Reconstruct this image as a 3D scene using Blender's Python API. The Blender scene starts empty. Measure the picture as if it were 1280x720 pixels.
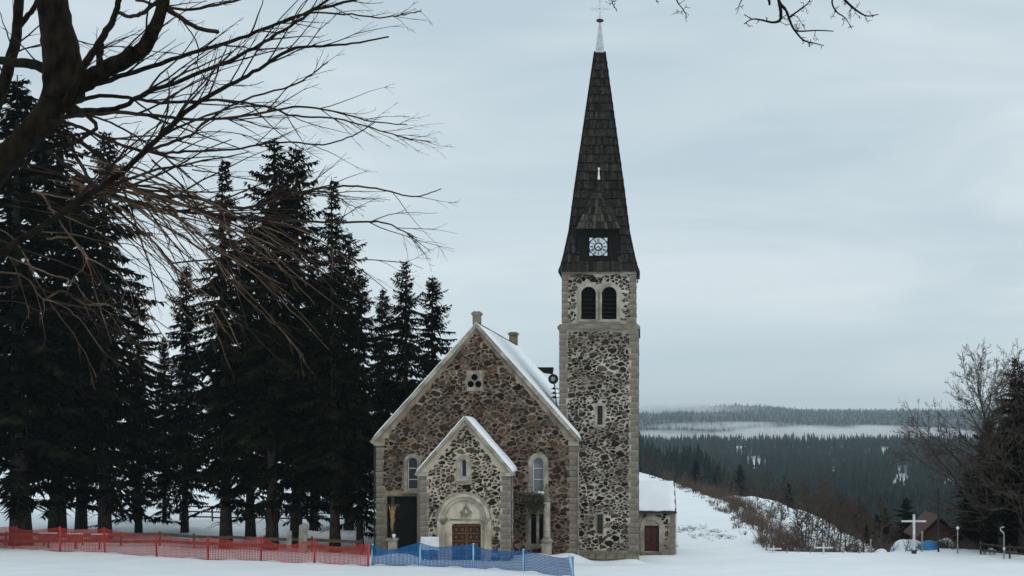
import bpy, bmesh, math, random
import numpy as np
from mathutils import Vector, Matrix, noise as mnoise
from mathutils.geometry import tessellate_polygon

scene = bpy.context.scene
COL = scene.collection

# ------------------------------------------------------------------ camera
F = 1280 * 50.0 / 36.0          # focal length in photo pixels
U0, V0, ZC = 799.0, 518.0, 9.0  # principal point (eye level) and eye height
cam_d = bpy.data.cameras.new("camera")
cam_d.lens = 50.0
cam_d.sensor_width = 36.0
cam_d.shift_x = (640 - U0) / 1280.0
cam_d.shift_y = (V0 - 360) / 1280.0
cam_d.clip_start = 0.1
cam_d.clip_end = 40000
cam = bpy.data.objects.new("camera", cam_d)
cam.location = (0, 0, ZC)
cam.rotation_euler = (math.radians(90), 0, 0)
COL.objects.link(cam)
scene.camera = cam

# ------------------------------------------------------------------ sky
world = bpy.data.worlds.new("World")
scene.world = world
world.use_nodes = True
wn = world.node_tree
wn.nodes.clear()
SUN_EL, SUN_ROT = math.radians(42), math.radians(142)
w_out = wn.nodes.new("ShaderNodeOutputWorld")
w_mix = wn.nodes.new("ShaderNodeMixShader")
w_sky = wn.nodes.new("ShaderNodeTexSky")
w_sky.sky_type = 'NISHITA'
w_sky.sun_disc = False
w_sky.sun_elevation = SUN_EL
w_sky.sun_rotation = SUN_ROT
w_b1 = wn.nodes.new("ShaderNodeBackground"); w_b1.inputs[1].default_value = 0.09
w_b2 = wn.nodes.new("ShaderNodeBackground"); w_b2.inputs[1].default_value = 1.0
w_tc = wn.nodes.new("ShaderNodeTexCoord")
w_map = wn.nodes.new("ShaderNodeMapping"); w_map.inputs['Scale'].default_value = (1.6, 1.6, 9.0)
w_no = wn.nodes.new("ShaderNodeTexNoise")
w_no.inputs['Scale'].default_value = 1.7; w_no.inputs['Detail'].default_value = 5.0
w_no.inputs['Roughness'].default_value = 0.52; w_no.inputs['Distortion'].default_value = 0.5
w_rp = wn.nodes.new("ShaderNodeValToRGB")
w_rp.color_ramp.elements[0].position = 0.30; w_rp.color_ramp.elements[0].color = (0.530, 0.650, 0.720, 1)
w_rp.color_ramp.elements[1].position = 0.68; w_rp.color_ramp.elements[1].color = (0.740, 0.820, 0.858, 1)
wn.links.new(w_tc.outputs['Generated'], w_map.inputs[0])
wn.links.new(w_map.outputs[0], w_no.inputs['Vector'])
wn.links.new(w_no.outputs['Fac'], w_rp.inputs[0])
wn.links.new(w_rp.outputs[0], w_b2.inputs[0])
wn.links.new(w_sky.outputs[0], w_b1.inputs[0])
w_mix.inputs[0].default_value = 0.93
wn.links.new(w_b1.outputs[0], w_mix.inputs[1])
wn.links.new(w_b2.outputs[0], w_mix.inputs[2])
wn.links.new(w_mix.outputs[0], w_out.inputs[0])

sun_d = bpy.data.lights.new("sun", 'SUN')
sun_d.energy = 0.9
sun_d.angle = math.radians(20)
sun_d.color = (1.0, 0.96, 0.90)
sun = bpy.data.objects.new("sun", sun_d)
# sun behind the camera, to its right
sdir = Vector((math.sin(SUN_ROT) * math.cos(SUN_EL), math.cos(SUN_ROT) * math.cos(SUN_EL), math.sin(SUN_EL)))
sun.rotation_euler = sdir.to_track_quat('Z', 'Y').to_euler()
sun.location = (0, 0, 60)
COL.objects.link(sun)

vs = scene.view_settings
vs.view_transform = 'Standard'
vs.look = 'None'
vs.gamma = 1.0
vs.exposure = 0.0
vs.use_curve_mapping = False
scene.render.engine = 'CYCLES'
scene.cycles.max_bounces = 6
scene.cycles.diffuse_bounces = 3
scene.cycles.glossy_bounces = 2
scene.cycles.transmission_bounces = 2
scene.cycles.volume_bounces = 3
scene.cycles.volume_max_steps = 128
scene.cycles.use_denoising = True

# ------------------------------------------------------------------ helpers
R = random.Random(7)


def P(u, v, Y):
    """world point seen at photo pixel (u, v) at distance Y"""
    return Vector(((u - U0) * Y / F, Y, ZC - (v - V0) * Y / F))


def X_(u, Y): return (u - U0) * Y / F
def Z_(v, Y): return ZC - (v - V0) * Y / F


LOC = {}


class MB:
    def __init__(self):
        self.v, self.f, self.c = [], [], []
        self.usecol = False

    def add(self, vs_, fs_, col=None):
        o = len(self.v)
        self.v.extend([tuple(p) for p in vs_])
        self.f.extend([tuple(i + o for i in f) for f in fs_])
        if col is not None:
            self.usecol = True
        self.c.extend([col or (1, 1, 1)] * len(vs_))
        return self

    def box(self, x0, x1, y0, y1, z0, z1, col=None):
        return self.add([(x0, y0, z0), (x1, y0, z0), (x1, y1, z0), (x0, y1, z0), (x0, y0, z1), (x1, y0, z1), (x1, y1, z1), (x0, y1, z1)],
                        [(0, 3, 2, 1), (4, 5, 6, 7), (0, 1, 5, 4), (1, 2, 6, 5), (2, 3, 7, 6), (3, 0, 4, 7)], col)

    def prism_y(self, poly, y0, y1, col=None):
        """(x, z) polygon extruded from y0 to y1"""
        n = len(poly)
        vs_ = [(x, y0, z) for x, z in poly] + [(x, y1, z) for x, z in poly]
        fs_ = [tuple(range(n)), tuple(range(2 * n - 1, n - 1, -1))]
        fs_ += [(i, n + i, n + (i + 1) % n, (i + 1) % n) for i in range(n)]
        return self.add(vs_, fs_, col)

    def hexa(self, a, b, col=None):
        """two quads a, b (4 points each) joined"""
        return self.add(list(a) + list(b), [(0, 1, 2, 3), (7, 6, 5, 4), (0, 4, 5, 1), (1, 5, 6, 2), (2, 6, 7, 3), (3, 7, 4, 0)], col)

    def bar(self, p, q, w, h=None, up=Vector((0, 0, 1))):
        p, q = Vector(p), Vector(q)
        h = h or w
        d = (q - p).normalized()
        s = d.cross(up)
        if s.length < 1e-4:
            s = d.cross(Vector((0, 1, 0)))
        s.normalize()
        t = s.cross(d).normalized()
        a = [p + s * w / 2 * i + t * h / 2 * j for i, j in ((-1, -1), (1, -1), (1, 1), (-1, 1))]
        b = [x + (q - p) for x in a]
        return self.hexa(a, b)

    def tube(self, pts, rads, n=6, cap=True, col=None):
        pts = [Vector(p) for p in pts]
        m = len(pts)
        vs_, fs_ = [], []
        prev = None
        for i, p in enumerate(pts):
            t = (pts[min(i + 1, m - 1)] - pts[max(i - 1, 0)])
            if t.length < 1e-9:
                t = Vector((0, 0, 1))
            t.normalize()
            if prev is None:
                a = Vector((0, 0, 1)) if abs(t.z) < 0.9 else Vector((1, 0, 0))
                prev = t.cross(a).normalized()
            s = prev - t * prev.dot(t)
            if s.length < 1e-6:
                s = t.orthogonal()
            s.normalize()
            prev = s
            b = t.cross(s)
            for k in range(n):
                a = 2 * math.pi * k / n
                vs_.append(p + (s * math.cos(a) + b * math.sin(a)) * rads[i])
        for i in range(m - 1):
            for k in range(n):
                fs_.append((i * n + k, i * n + (k + 1) % n, (i + 1) * n + (k + 1) % n, (i + 1) * n + k))
        if cap:
            fs_.append(tuple(range(n - 1, -1, -1)))
            fs_.append(tuple((m - 1) * n + k for k in range(n)))
        return self.add(vs_, fs_, col)

    def lathe(self, c, prof, n=16):
        """profile [(r, z)] turned about the vertical through c"""
        vs_, fs_ = [], []
        for r, z in prof:
            for k in range(n):
                a = 2 * math.pi * k / n
                vs_.append((c[0] + r * math.cos(a), c[1] + r * math.sin(a), c[2] + z))
        for i in range(len(prof) - 1):
            for k in range(n):
                fs_.append((i * n + k, i * n + (k + 1) % n, (i + 1) * n + (k + 1) % n, (i + 1) * n + k))
        fs_.append(tuple(range(n - 1, -1, -1)))
        fs_.append(tuple((len(prof) - 1) * n + k for k in range(n)))
        return self.add(vs_, fs_)

    def mesh(self, name, mat, smooth=False, fix=True):
        me = bpy.data.meshes.new(name)
        me.from_pydata(self.v, [], self.f)
        if self.usecol:
            at = me.color_attributes.new("tone", 'FLOAT_COLOR', 'POINT')
            arr = np.ones((len(self.v), 4), dtype=np.float32)
            arr[:, :3] = np.array(self.c, dtype=np.float32)
            at.data.foreach_set("color", arr.ravel())
        if fix and len(self.f) < 30000:
            bm = bmesh.new(); bm.from_mesh(me)
            bmesh.ops.recalc_face_normals(bm, faces=bm.faces)
            bm.to_mesh(me); bm.free()
        if smooth:
            me.polygons.foreach_set("use_smooth", [True] * len(me.polygons))
        if mat is not None:
            me.materials.append(mat)
        me.update()
        return me

    def build(self, name, mat, parent=None, smooth=False, fix=True):
        return link(name, self.mesh(name, mat, smooth, fix), parent)


def link(name, data, parent=None, loc=None, rot=None):
    o = bpy.data.objects.new(name, data)
    COL.objects.link(o)
    if loc is not None:
        o.location = loc
    if rot is not None:
        o.rotation_euler = rot
    if parent is not None:
        o.parent = parent
        if parent.type == 'EMPTY' and parent.name in LOC:
            o.matrix_parent_inverse = Matrix.Translation(-LOC[parent.name])
    return o


def tag(o, label=None, cat=None, group=None, kind=None):
    if label: o["label"] = label
    if cat: o["category"] = cat
    if group: o["group"] = group
    if kind: o["kind"] = kind
    return o


def thing(name, label, cat, loc, group=None, world_children=True):
    """an Empty at a thing's base; its parts are written in world coordinates unless told otherwise"""
    o = bpy.data.objects.new(name, None)
    o.empty_display_size = 0.3
    COL.objects.link(o)
    o.location = loc
    if world_children:
        LOC[o.name] = Vector(loc)
    return tag(o, label, cat, group)


def copy_tree(o, loc, rz, sc, label):
    c = o.copy(); COL.objects.link(c)
    c.location = loc; c.rotation_euler = (0, 0, rz); c.scale = sc
    c["label"] = label
    for ch in list(o.children):
        k = ch.copy(); COL.objects.link(k); k.parent = c
    return c


# ------------------------------------------------------------------ materials
def mat_noise(name, c1, c2, scale=3.0, rough=0.85, bump=0.0, bscale=None, detail=5, lo=0.35, hi=0.65, dist=0.05, stretch=(1, 1, 1), spec=0.3, attr=None, c3=None, s3=0.4):
    m = bpy.data.materials.new(name)
    m.use_nodes = True
    nt = m.node_tree
    b = nt.nodes["Principled BSDF"]
    b.inputs['Roughness'].default_value = rough
    b.inputs['Specular IOR Level'].default_value = spec
    tc = nt.nodes.new("ShaderNodeTexCoord")
    mp = nt.nodes.new("ShaderNodeMapping"); mp.inputs['Scale'].default_value = stretch
    nt.links.new(tc.outputs['Object'], mp.inputs[0])
    no = nt.nodes.new("ShaderNodeTexNoise")
    no.inputs['Scale'].default_value = scale; no.inputs['Detail'].default_value = detail
    nt.links.new(mp.outputs[0], no.inputs['Vector'])
    rp = nt.nodes.new("ShaderNodeValToRGB")
    rp.color_ramp.elements[0].position = lo; rp.color_ramp.elements[0].color = (*c1, 1)
    rp.color_ramp.elements[1].position = hi; rp.color_ramp.elements[1].color = (*c2, 1)
    nt.links.new(no.outputs['Fac'], rp.inputs[0])
    colr = rp.outputs[0]
    if c3 is not None:
        n3 = nt.nodes.new("ShaderNodeTexNoise"); n3.inputs['Scale'].default_value = s3; n3.inputs['Detail'].default_value = 6
        nt.links.new(mp.outputs[0], n3.inputs['Vector'])
        r3 = nt.nodes.new("ShaderNodeValToRGB")
        r3.color_ramp.elements[0].position = 0.46; r3.color_ramp.elements[1].position = 0.66
        nt.links.new(n3.outputs['Fac'], r3.inputs[0])
        mx = nt.nodes.new("ShaderNodeMix"); mx.data_type = 'RGBA'
        nt.links.new(r3.outputs[0], mx.inputs['Factor'])
        nt.links.new(colr, mx.inputs['A']); mx.inputs['B'].default_value = (*c3, 1)
        colr = mx.outputs['Result']
    if attr:
        at = nt.nodes.new("ShaderNodeAttribute"); at.attribute_name = attr
        mx = nt.nodes.new("ShaderNodeMix"); mx.data_type = 'RGBA'; mx.blend_type = 'MULTIPLY'
        mx.inputs['Factor'].default_value = 1.0
        nt.links.new(colr, mx.inputs['A']); nt.links.new(at.outputs['Color'], mx.inputs['B'])
        colr = mx.outputs['Result']
    nt.links.new(colr, b.inputs['Base Color'])
    if bump:
        nb = nt.nodes.new("ShaderNodeTexNoise")
        nb.inputs['Scale'].default_value = bscale or scale * 4; nb.inputs['Detail'].default_value = 6
        nt.links.new(mp.outputs[0], nb.inputs['Vector'])
        bp = nt.nodes.new("ShaderNodeBump"); bp.inputs['Strength'].default_value = bump; bp.inputs['Distance'].default_value = dist
        nt.links.new(nb.outputs['Fac'], bp.inputs['Height'])
        nt.links.new(bp.outputs[0], b.inputs['Normal'])
    return m


M = {}
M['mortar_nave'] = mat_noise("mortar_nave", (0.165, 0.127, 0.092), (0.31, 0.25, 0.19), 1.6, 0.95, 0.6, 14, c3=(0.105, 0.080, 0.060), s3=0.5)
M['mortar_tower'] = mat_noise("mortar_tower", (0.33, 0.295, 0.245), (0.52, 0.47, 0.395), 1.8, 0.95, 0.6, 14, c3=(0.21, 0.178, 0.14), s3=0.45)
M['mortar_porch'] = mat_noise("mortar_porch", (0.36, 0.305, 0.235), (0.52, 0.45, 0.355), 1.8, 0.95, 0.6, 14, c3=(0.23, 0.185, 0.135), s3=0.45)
M['stone'] = mat_noise("field_stone", (0.45, 0.45, 0.45), (1.25, 1.22, 1.18), scale=6.0, rough=0.9, bump=0.9, bscale=18, attr="tone", dist=0.06, spec=0.08)
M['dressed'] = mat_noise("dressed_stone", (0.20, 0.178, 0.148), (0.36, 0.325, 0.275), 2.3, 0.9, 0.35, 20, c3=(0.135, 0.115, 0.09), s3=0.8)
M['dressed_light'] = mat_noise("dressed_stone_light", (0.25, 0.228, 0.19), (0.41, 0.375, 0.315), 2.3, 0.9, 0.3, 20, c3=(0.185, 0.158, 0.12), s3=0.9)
M['portal_stone'] = mat_noise("portal_stone", (0.40, 0.345, 0.27), (0.56, 0.495, 0.40), 2.3, 0.9, 0.3, 20, c3=(0.30, 0.25, 0.19), s3=0.9)
M['dressed_mossy'] = mat_noise("dressed_stone_mossy", (0.10, 0.09, 0.065), (0.22, 0.195, 0.15), 2.0, 0.92, 0.4, 20)
M['shingle'] = mat_noise("wood_shingle", (0.011, 0.0105, 0.0095), (0.046, 0.043, 0.038), scale=5.0, rough=0.85, bump=0.5, bscale=30, stretch=(4, 4, 0.6), attr="tone", spec=0.08)
M['spire_under'] = mat_noise("spire_boarding", (0.008, 0.008, 0.008), (0.015, 0.014, 0.013), scale=6, rough=0.9, spec=0.08)
M['dark_board'] = mat_noise("dark_boarding", (0.007, 0.007, 0.007), (0.017, 0.016, 0.015), scale=5, rough=0.85, bump=0.3, bscale=20, stretch=(6, 6, 0.5), spec=0.08)
M['lead'] = mat_noise("zinc_sheet", (0.33, 0.37, 0.40), (0.48, 0.53, 0.56), 4, 0.5, 0.0, spec=0.5)
M['iron'] = mat_noise("dark_iron", (0.012, 0.012, 0.013), (0.03, 0.03, 0.03), 8, 0.6)
M['pale_metal'] = mat_noise("pale_metal", (0.45, 0.47, 0.48), (0.62, 0.64, 0.66), 5, 0.5)
M['slate'] = mat_noise("dark_roofing", (0.018, 0.018, 0.02), (0.045, 0.045, 0.048), scale=6, rough=0.75, bump=0.3, spec=0.08)
M['snow'] = mat_noise("snow", (0.76, 0.82, 0.86), (0.83, 0.87, 0.90), 0.35, 0.65, 0.25, 2.2, dist=0.12, spec=0.25)
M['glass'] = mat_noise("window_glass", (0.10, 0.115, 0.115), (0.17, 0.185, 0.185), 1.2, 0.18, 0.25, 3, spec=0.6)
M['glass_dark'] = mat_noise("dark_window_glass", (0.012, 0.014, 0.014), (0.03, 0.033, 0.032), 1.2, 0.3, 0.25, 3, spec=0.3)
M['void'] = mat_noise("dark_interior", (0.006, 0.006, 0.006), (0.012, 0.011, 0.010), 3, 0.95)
M['door_wood'] = mat_noise("red_brown_door_wood", (0.085, 0.030, 0.010), (0.19, 0.072, 0.022), 4, 0.6, 0.2, 20, stretch=(6, 6, 0.6))
M['door_panel'] = mat_noise("dark_door_panel", (0.010, 0.006, 0.005), (0.024, 0.011, 0.008), 6, 0.6)
M['door_red'] = mat_noise("dark_red_door_paint", (0.05, 0.011, 0.012), (0.085, 0.018, 0.018), 5, 0.6, stretch=(5, 5, 0.6))
M['gold'] = mat_noise("gilded_wood", (0.17, 0.095, 0.03), (0.30, 0.18, 0.065), 6, 0.45)
M['white_paint'] = mat_noise("white_paint", (0.62, 0.66, 0.68), (0.76, 0.79, 0.80), 3, 0.6)
M['clock_black'] = mat_noise("clock_black", (0.012, 0.014, 0.018), (0.02, 0.022, 0.026), 3, 0.5)
M['clock_white'] = mat_noise("clock_white", (0.52, 0.60, 0.63), (0.66, 0.73, 0.75), 3, 0.5)
M['red_net'] = mat_noise("red_netting", (0.26, 0.020, 0.016), (0.38, 0.034, 0.026), 2, 0.7)
M['red_post'] = mat_noise("red_plastic_post", (0.36, 0.022, 0.026), (0.46, 0.04, 0.04), 2, 0.5)
M['blue_net'] = mat_noise("blue_netting", (0.003, 0.075, 0.21), (0.006, 0.12, 0.32), 2, 0.7)
M['blue_post'] = mat_noise("pale_blue_post", (0.22, 0.48, 0.66), (0.34, 0.58, 0.74), 2, 0.5)
M['blue_tarp'] = mat_noise("blue_tarpaulin", (0.02, 0.13, 0.32), (0.035, 0.22, 0.48), 1.5, 0.55, 0.4, 5)
M['wood_dark'] = mat_noise("dark_weathered_wood", (0.025, 0.019, 0.014), (0.065, 0.05, 0.038), 4, 0.85, 0.4, 20)
M['wood_brown'] = mat_noise("brown_weathered_wood", (0.07, 0.045, 0.03), (0.13, 0.085, 0.058), 4, 0.85, 0.4, 20)
M['bark_big'] = mat_noise("old_bark", (0.004, 0.003, 0.0022), (0.019, 0.014, 0.009), scale=9, rough=0.95, bump=1.0, bscale=22, dist=0.05, stretch=(1, 1, 0.45), c3=(0.013, 0.013, 0.007), s3=1.5, spec=0.08)
M['twig'] = mat_noise("twig_bark", (0.016, 0.011, 0.009), (0.045, 0.031, 0.023), scale=2.5, rough=0.9, spec=0.08)
M['twig_tan'] = mat_noise("tan_twig_bark", (0.050, 0.033, 0.022), (0.15, 0.102, 0.070), scale=2.5, rough=0.9, spec=0.08)
M['twig_grey'] = mat_noise("grey_twig_bark", (0.040, 0.031, 0.025), (0.088, 0.066, 0.050), scale=0.8, rough=0.95, spec=0.08)
M['twig_red'] = mat_noise("red_brown_twigs", (0.050, 0.040, 0.034), (0.105, 0.072, 0.058), c3=(0.13, 0.105, 0.080), s3=0.25, scale=0.35, rough=0.95, spec=0.08)
M['spruce_bark'] = mat_noise("spruce_bark", (0.022, 0.019, 0.015), (0.060, 0.050, 0.038), scale=6, rough=0.95, bump=0.8, bscale=20, stretch=(1, 1, 0.4), spec=0.08)
M['needles'] = mat_noise("spruce_needles", (0.0045, 0.0058, 0.0028), (0.0140, 0.0155, 0.0070), 0.9, 0.9, spec=0.0, attr="tone")
M['far_needles'] = mat_noise("far_conifers", (0.008, 0.015, 0.015), (0.020, 0.031, 0.028), 0.02, 0.95, spec=0.05)
M['red_wall'] = mat_noise("red_brown_boarding", (0.065, 0.028, 0.024), (0.10, 0.042, 0.034), 1.2, 0.85, stretch=(4, 4, 0.4))
M['pale_stone'] = mat_noise("pale_stone", (0.19, 0.18, 0.155), (0.31, 0.295, 0.26), 3, 0.9, 0.3)
M['green_bough'] = mat_noise("green_boughs", (0.020, 0.022, 0.010), (0.060, 0.058, 0.028), 3, 0.9)


# ------------------------------------------------------------------ terrain
def sm(t):
    t = np.clip(t, 0, 1)
    return t * t * (3 - 2 * t)


XE_Y = [90, 104, 135, 158, 200, 300, 600, 1200, 9000]
XE_X = [9.0, 8.8, 8.6, 8.0, 3.5, -14, -70, -190, -1600]


def wob(X, Y, s, seed):
    return (np.sin(X / s + 1.3 * seed + 1.7 * np.sin(Y / s * 0.7 + seed)) + np.sin(Y / s * 1.21 - 0.8 * seed + 1.3 * np.sin(X / s * 0.83 + 2 * seed))) * 0.5


def edge_dist(X, Y):
    xe = np.interp(Y, XE_Y, XE_X) + 0.7 * wob(X, Y, 7, 1)
    ye = 99.0 + 0.8 * np.sin(X * 0.21) + 0.12 * np.maximum(0, X - 20)
    return np.minimum(X - xe, Y - ye)


def ground_z(X, Y):
    X = np.asarray(X, float); Y = np.asarray(Y, float)
    slope = 7.35 - 0.0950 * Y
    k = 2.0
    base = np.logaddexp(slope * k, -0.07 * k) / k - 0.0
    base = np.where(Y < 60, np.maximum(slope, -0.07), base)
    base = base - 0.55 * sm((X + 7.5) / 6) * sm((Y - 83) / 9)
    base = base + (0.05 * wob(X, Y, 2.6, 3) + 0.035 * wob(X, Y, 1.1, 5)) * sm((Y - 70) / 10)
    # trodden strip and heaped snow along the fence and the front of the church
    def heap(cx, cy, rx, ry, h):
        return h * np.exp(-((X - cx) / rx) ** 2 - ((Y - cy) / ry) ** 2)
    base = base + heap(-15.3, 87.0, 1.2, 0.8, 0.42) + heap(-14.0, 86.6, 0.9, 0.7, 0.34) + heap(-6.4, 88.4, 1.5, 1.0, 0.45) + heap(-4.3, 89.6, 1.2, 0.8, 0.5)
    base = base + heap(-8.6, 84.6, 1.6, 0.7, 0.16) + heap(-12.0, 85.4, 1.2, 0.6, 0.15)
    wr_x = sm((X + 17.5) / 1.0) * sm((0.6 - X) / 1.0)
    base = base + .24 * np.clip(.55 + .9 * wob(X, Y, 1.3, 11), 0, 1.4) * np.exp(-((Y - np.where(X < -5, 89.7, 91.2)) / .8) ** 2) * wr_x
    base = base + heap(1.2, 95.0, 1.8, 1.2, 0.22)
    base = base + 0.9 * sm((Y - 150) / 60) * sm((20 - X) / 40) + 0.25 * wob(X, Y, 19, 2) * sm((Y - 120) / 60)
    base = base + 0.12 * sm((X - 16) / 8) * sm((26 - X) / 6)
    base = base + 12 * sm((-24 - X - 0.03 * Y) / 60) * sm((Y - 150) / 260)
    d = np.maximum(edge_dist(X, Y), 0.0)
    d = d - np.interp(X, [15, 19], [0, 1]) * 9 * (1 - np.exp(-d / 9))
    s0 = np.interp(X, [8, 18, 24, 34], [1.0, .9, 1.25, 1.6]) * np.interp(Y, [100, 150, 210], [.68, .62, .40])
    drop = 48 * (1 - np.exp(-d * d / (d + 3.0) * s0 / 48))
    rise = np.interp(Y, [0, 900, 1500, 2000, 2700, 3300, 3900, 4600, 5500, 7000, 9500], [0, 0, 6, 10, 2, -4, 4, 30, 44, 70, 62])
    f = sm(d / 120)
    und = f * (3.0 * wob(X, Y, 140, 4) + sm((Y - 3500) / 1500) * (9 * wob(X, Y, 900, 6) + 4 * wob(X, Y, 330, 8)))
    bump = f * 34 * np.exp(-((X - 520) / 260) ** 2 - ((Y - 7200) / 900) ** 2)
    return base - drop + f * rise + und + bump


def gz(x, y): return float(ground_z(x, y))


def steps(a, b, s0, g, smax=1e9):
    out, x, s = [a], a, s0
    while x < b:
        x += s; out.append(min(x, b)); s = min(s * g, smax)
    return out


CLEAR = [(207, 1120, 13, 190), (238, 1090, 9, 150), (250, 1420, 7, 150), (86, 800, 7, 120), (120, 1480, 20, 260), (60, 640, 5, 80),
         (290, 980, 9, 160), (168, 1250, 8, 160), (330, 1900, 14, 160), (150, 2050, 30, 250)]


def clearing(X, Y):
    m = np.zeros_like(X)
    for cx, cy, rx, ry in CLEAR:
        m = np.maximum(m, np.clip(1.35 - np.sqrt(((X - cx - (Y - cy) * cx / cy) / (rx * .62)) ** 2 + ((Y - cy) / (ry * .8)) ** 2), 0, 1))
    return m


xs_r = steps(32, 620, 1.0, 1.10, 13) + steps(620, 5000, 26, 1.12)[1:]
xs_l = [-x for x in (steps(34, 5000, 1.0, 1.10))]
xs = np.array(sorted(set(xs_l)) + list(np.arange(-33.5, 31.6, 0.45)) + xs_r)
ys = np.array(steps(-60, 66, 3, 1.0) + list(np.arange(66.6, 112, 0.45)) + steps(112, 9200, 0.7, 1.035, 90))
GX, GY = np.meshgrid(xs, ys)
GZ = ground_z(GX, GY)
nx, ny = len(xs), len(ys)
gme = bpy.data.meshes.new("ground")
gme.vertices.add(nx * ny)
gme.vertices.foreach_set("co", np.stack([GX, GY, GZ], -1).astype(np.float32).ravel())
idx = np.arange(nx * ny).reshape(ny, nx)
quads = np.stack([idx[:-1, :-1], idx[:-1, 1:], idx[1:, 1:], idx[1:, :-1]], -1).reshape(-1, 4)
gme.loops.add(quads.size); gme.loops.foreach_set("vertex_index", quads.ravel().astype(np.int32))
gme.polygons.add(len(quads)); gme.polygons.foreach_set("loop_start", (np.arange(len(quads)) * 4).astype(np.int32))
gme.polygons.foreach_set("use_smooth", np.ones(len(quads), dtype=bool))
gme.update(calc_edges=True)
fl = sm((GY - 330) / 120) * sm((edge_dist(GX, GY) - 40) / 60) * (1 - clearing(GX, GY))
ga = gme.color_attributes.new("tone", 'FLOAT_COLOR', 'POINT')
garr = np.ones((nx * ny, 4), np.float32); garr[:, :3] = fl.ravel()[:, None]
ga.data.foreach_set("color", garr.ravel())
gm = M['snow'].copy(); gm.name = "snow_and_forest_floor"
nt = gm.node_tree
bs = nt.nodes["Principled BSDF"]
src = bs.inputs['Base Color'].links[0].from_socket
at = nt.nodes.new("ShaderNodeAttribute"); at.attribute_name = "tone"
mx = nt.nodes.new("ShaderNodeMix"); mx.data_type = 'RGBA'
nt.links.new(at.outputs['Fac'], mx.inputs['Factor']); nt.links.new(src, mx.inputs['A'])
mx.inputs['B'].default_value = (0.016, 0.022, 0.021, 1)
nt.links.new(mx.outputs['Result'], bs.inputs['Base Color'])
# fine crumbs and old tracks in the snow, as relief
vt = nt.nodes.new("ShaderNodeTexVoronoi"); vt.inputs['Scale'].default_value = 1.3
tcn = [n for n in nt.nodes if n.bl_idname == 'ShaderNodeTexCoord'][0]
nt.links.new(tcn.outputs['Object'], vt.inputs['Vector'])
bp0 = [n for n in nt.nodes if n.bl_idname == 'ShaderNodeBump'][0]
bp2 = nt.nodes.new("ShaderNodeBump"); bp2.inputs['Strength'].default_value = 0.12; bp2.inputs['Distance'].default_value = 0.1
nt.links.new(vt.outputs['Distance'], bp2.inputs['Height']); nt.links.new(bp0.outputs[0], bp2.inputs['Normal'])
nt.links.new(bp2.outputs[0], bs.inputs['Normal'])
gme.materials.append(gm)
ground = link("ground", gme)
tag(ground, "snow-covered hilltop falling away to a wooded valley", "ground", kind="structure")

# ------------------------------------------------------------------ shapes in a wall plane
def arch(cx, z0, zs, r, n=12):
    """counter-clockwise outline of a round-headed opening"""
    pts = [(cx - r, z0), (cx + r, z0)]
    for k in range(n + 1):
        a = math.pi * k / n
        pts.append((cx + r * math.cos(a), zs + r * math.sin(a)))
    return pts


def rect(x0, x1, z0, z1): return [(x0, z0), (x1, z0), (x1, z1), (x0, z1)]


def circle(cx, cz, r, n=14): return [(cx + r * math.cos(2 * math.pi * k / n), cz + r * math.sin(2 * math.pi * k / n)) for k in range(n)]


def wall_front(mb, outline, holes, y, depth):
    loops = [[Vector((x, z, 0)) for x, z in outline]] + [[Vector((x, z, 0)) for x, z in h] for h in holes]
    flat = [p for l in loops for p in l]
    tris = tessellate_polygon(loops)
    mb.add([(p.x, y, p.y) for p in flat], [tuple(t) for t in tris])
    for h in holes:
        n = len(h)
        mb.add([(x, y, z) for x, z in h] + [(x, y + depth, z) for x, z in h], [(i, (i + 1) % n, n + (i + 1) % n, n + i) for i in range(n)])


def ring(mb, inner, outer, y0, y1):
    """band between two outlines with the same number of points, from y0 (front) to y1"""
    n = len(inner)
    vs_ = [(x, y0, z) for x, z in inner] + [(x, y0, z) for x, z in outer] + [(x, y1, z) for x, z in inner] + [(x, y1, z) for x, z in outer]
    fs_ = []
    for i in range(n):
        j = (i + 1) % n
        fs_ += [(i, j, n + j, n + i), (n + i, n + j, 3 * n + j, 3 * n + i), (j, i, 2 * n + i, 2 * n + j), (2 * n + i, 3 * n + i, 3 * n + j, 2 * n + j)]
    mb.add(vs_, fs_)


def clip(poly, a, b, c):
    """keep the side a*x + b*z <= c"""
    out = []
    n = len(poly)
    for i in range(n):
        p, q = poly[i], poly[(i + 1) % n]
        dp, dq = a * p[0] + b * p[1] - c, a * q[0] + b * q[1] - c
        if dp <= 0:
            out.append(p)
        if (dp < 0 < dq) or (dq < 0 < dp):
            t = dp / (dp - dq)
            out.append((p[0] + (q[0] - p[0]) * t, p[1] + (q[1] - p[1]) * t))
    return out


def area(p): return 0.5 * abs(sum(p[i][0] * p[(i + 1) % len(p)][1] - p[(i + 1) % len(p)][0] * p[i][1] for i in range(len(p))))


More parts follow.
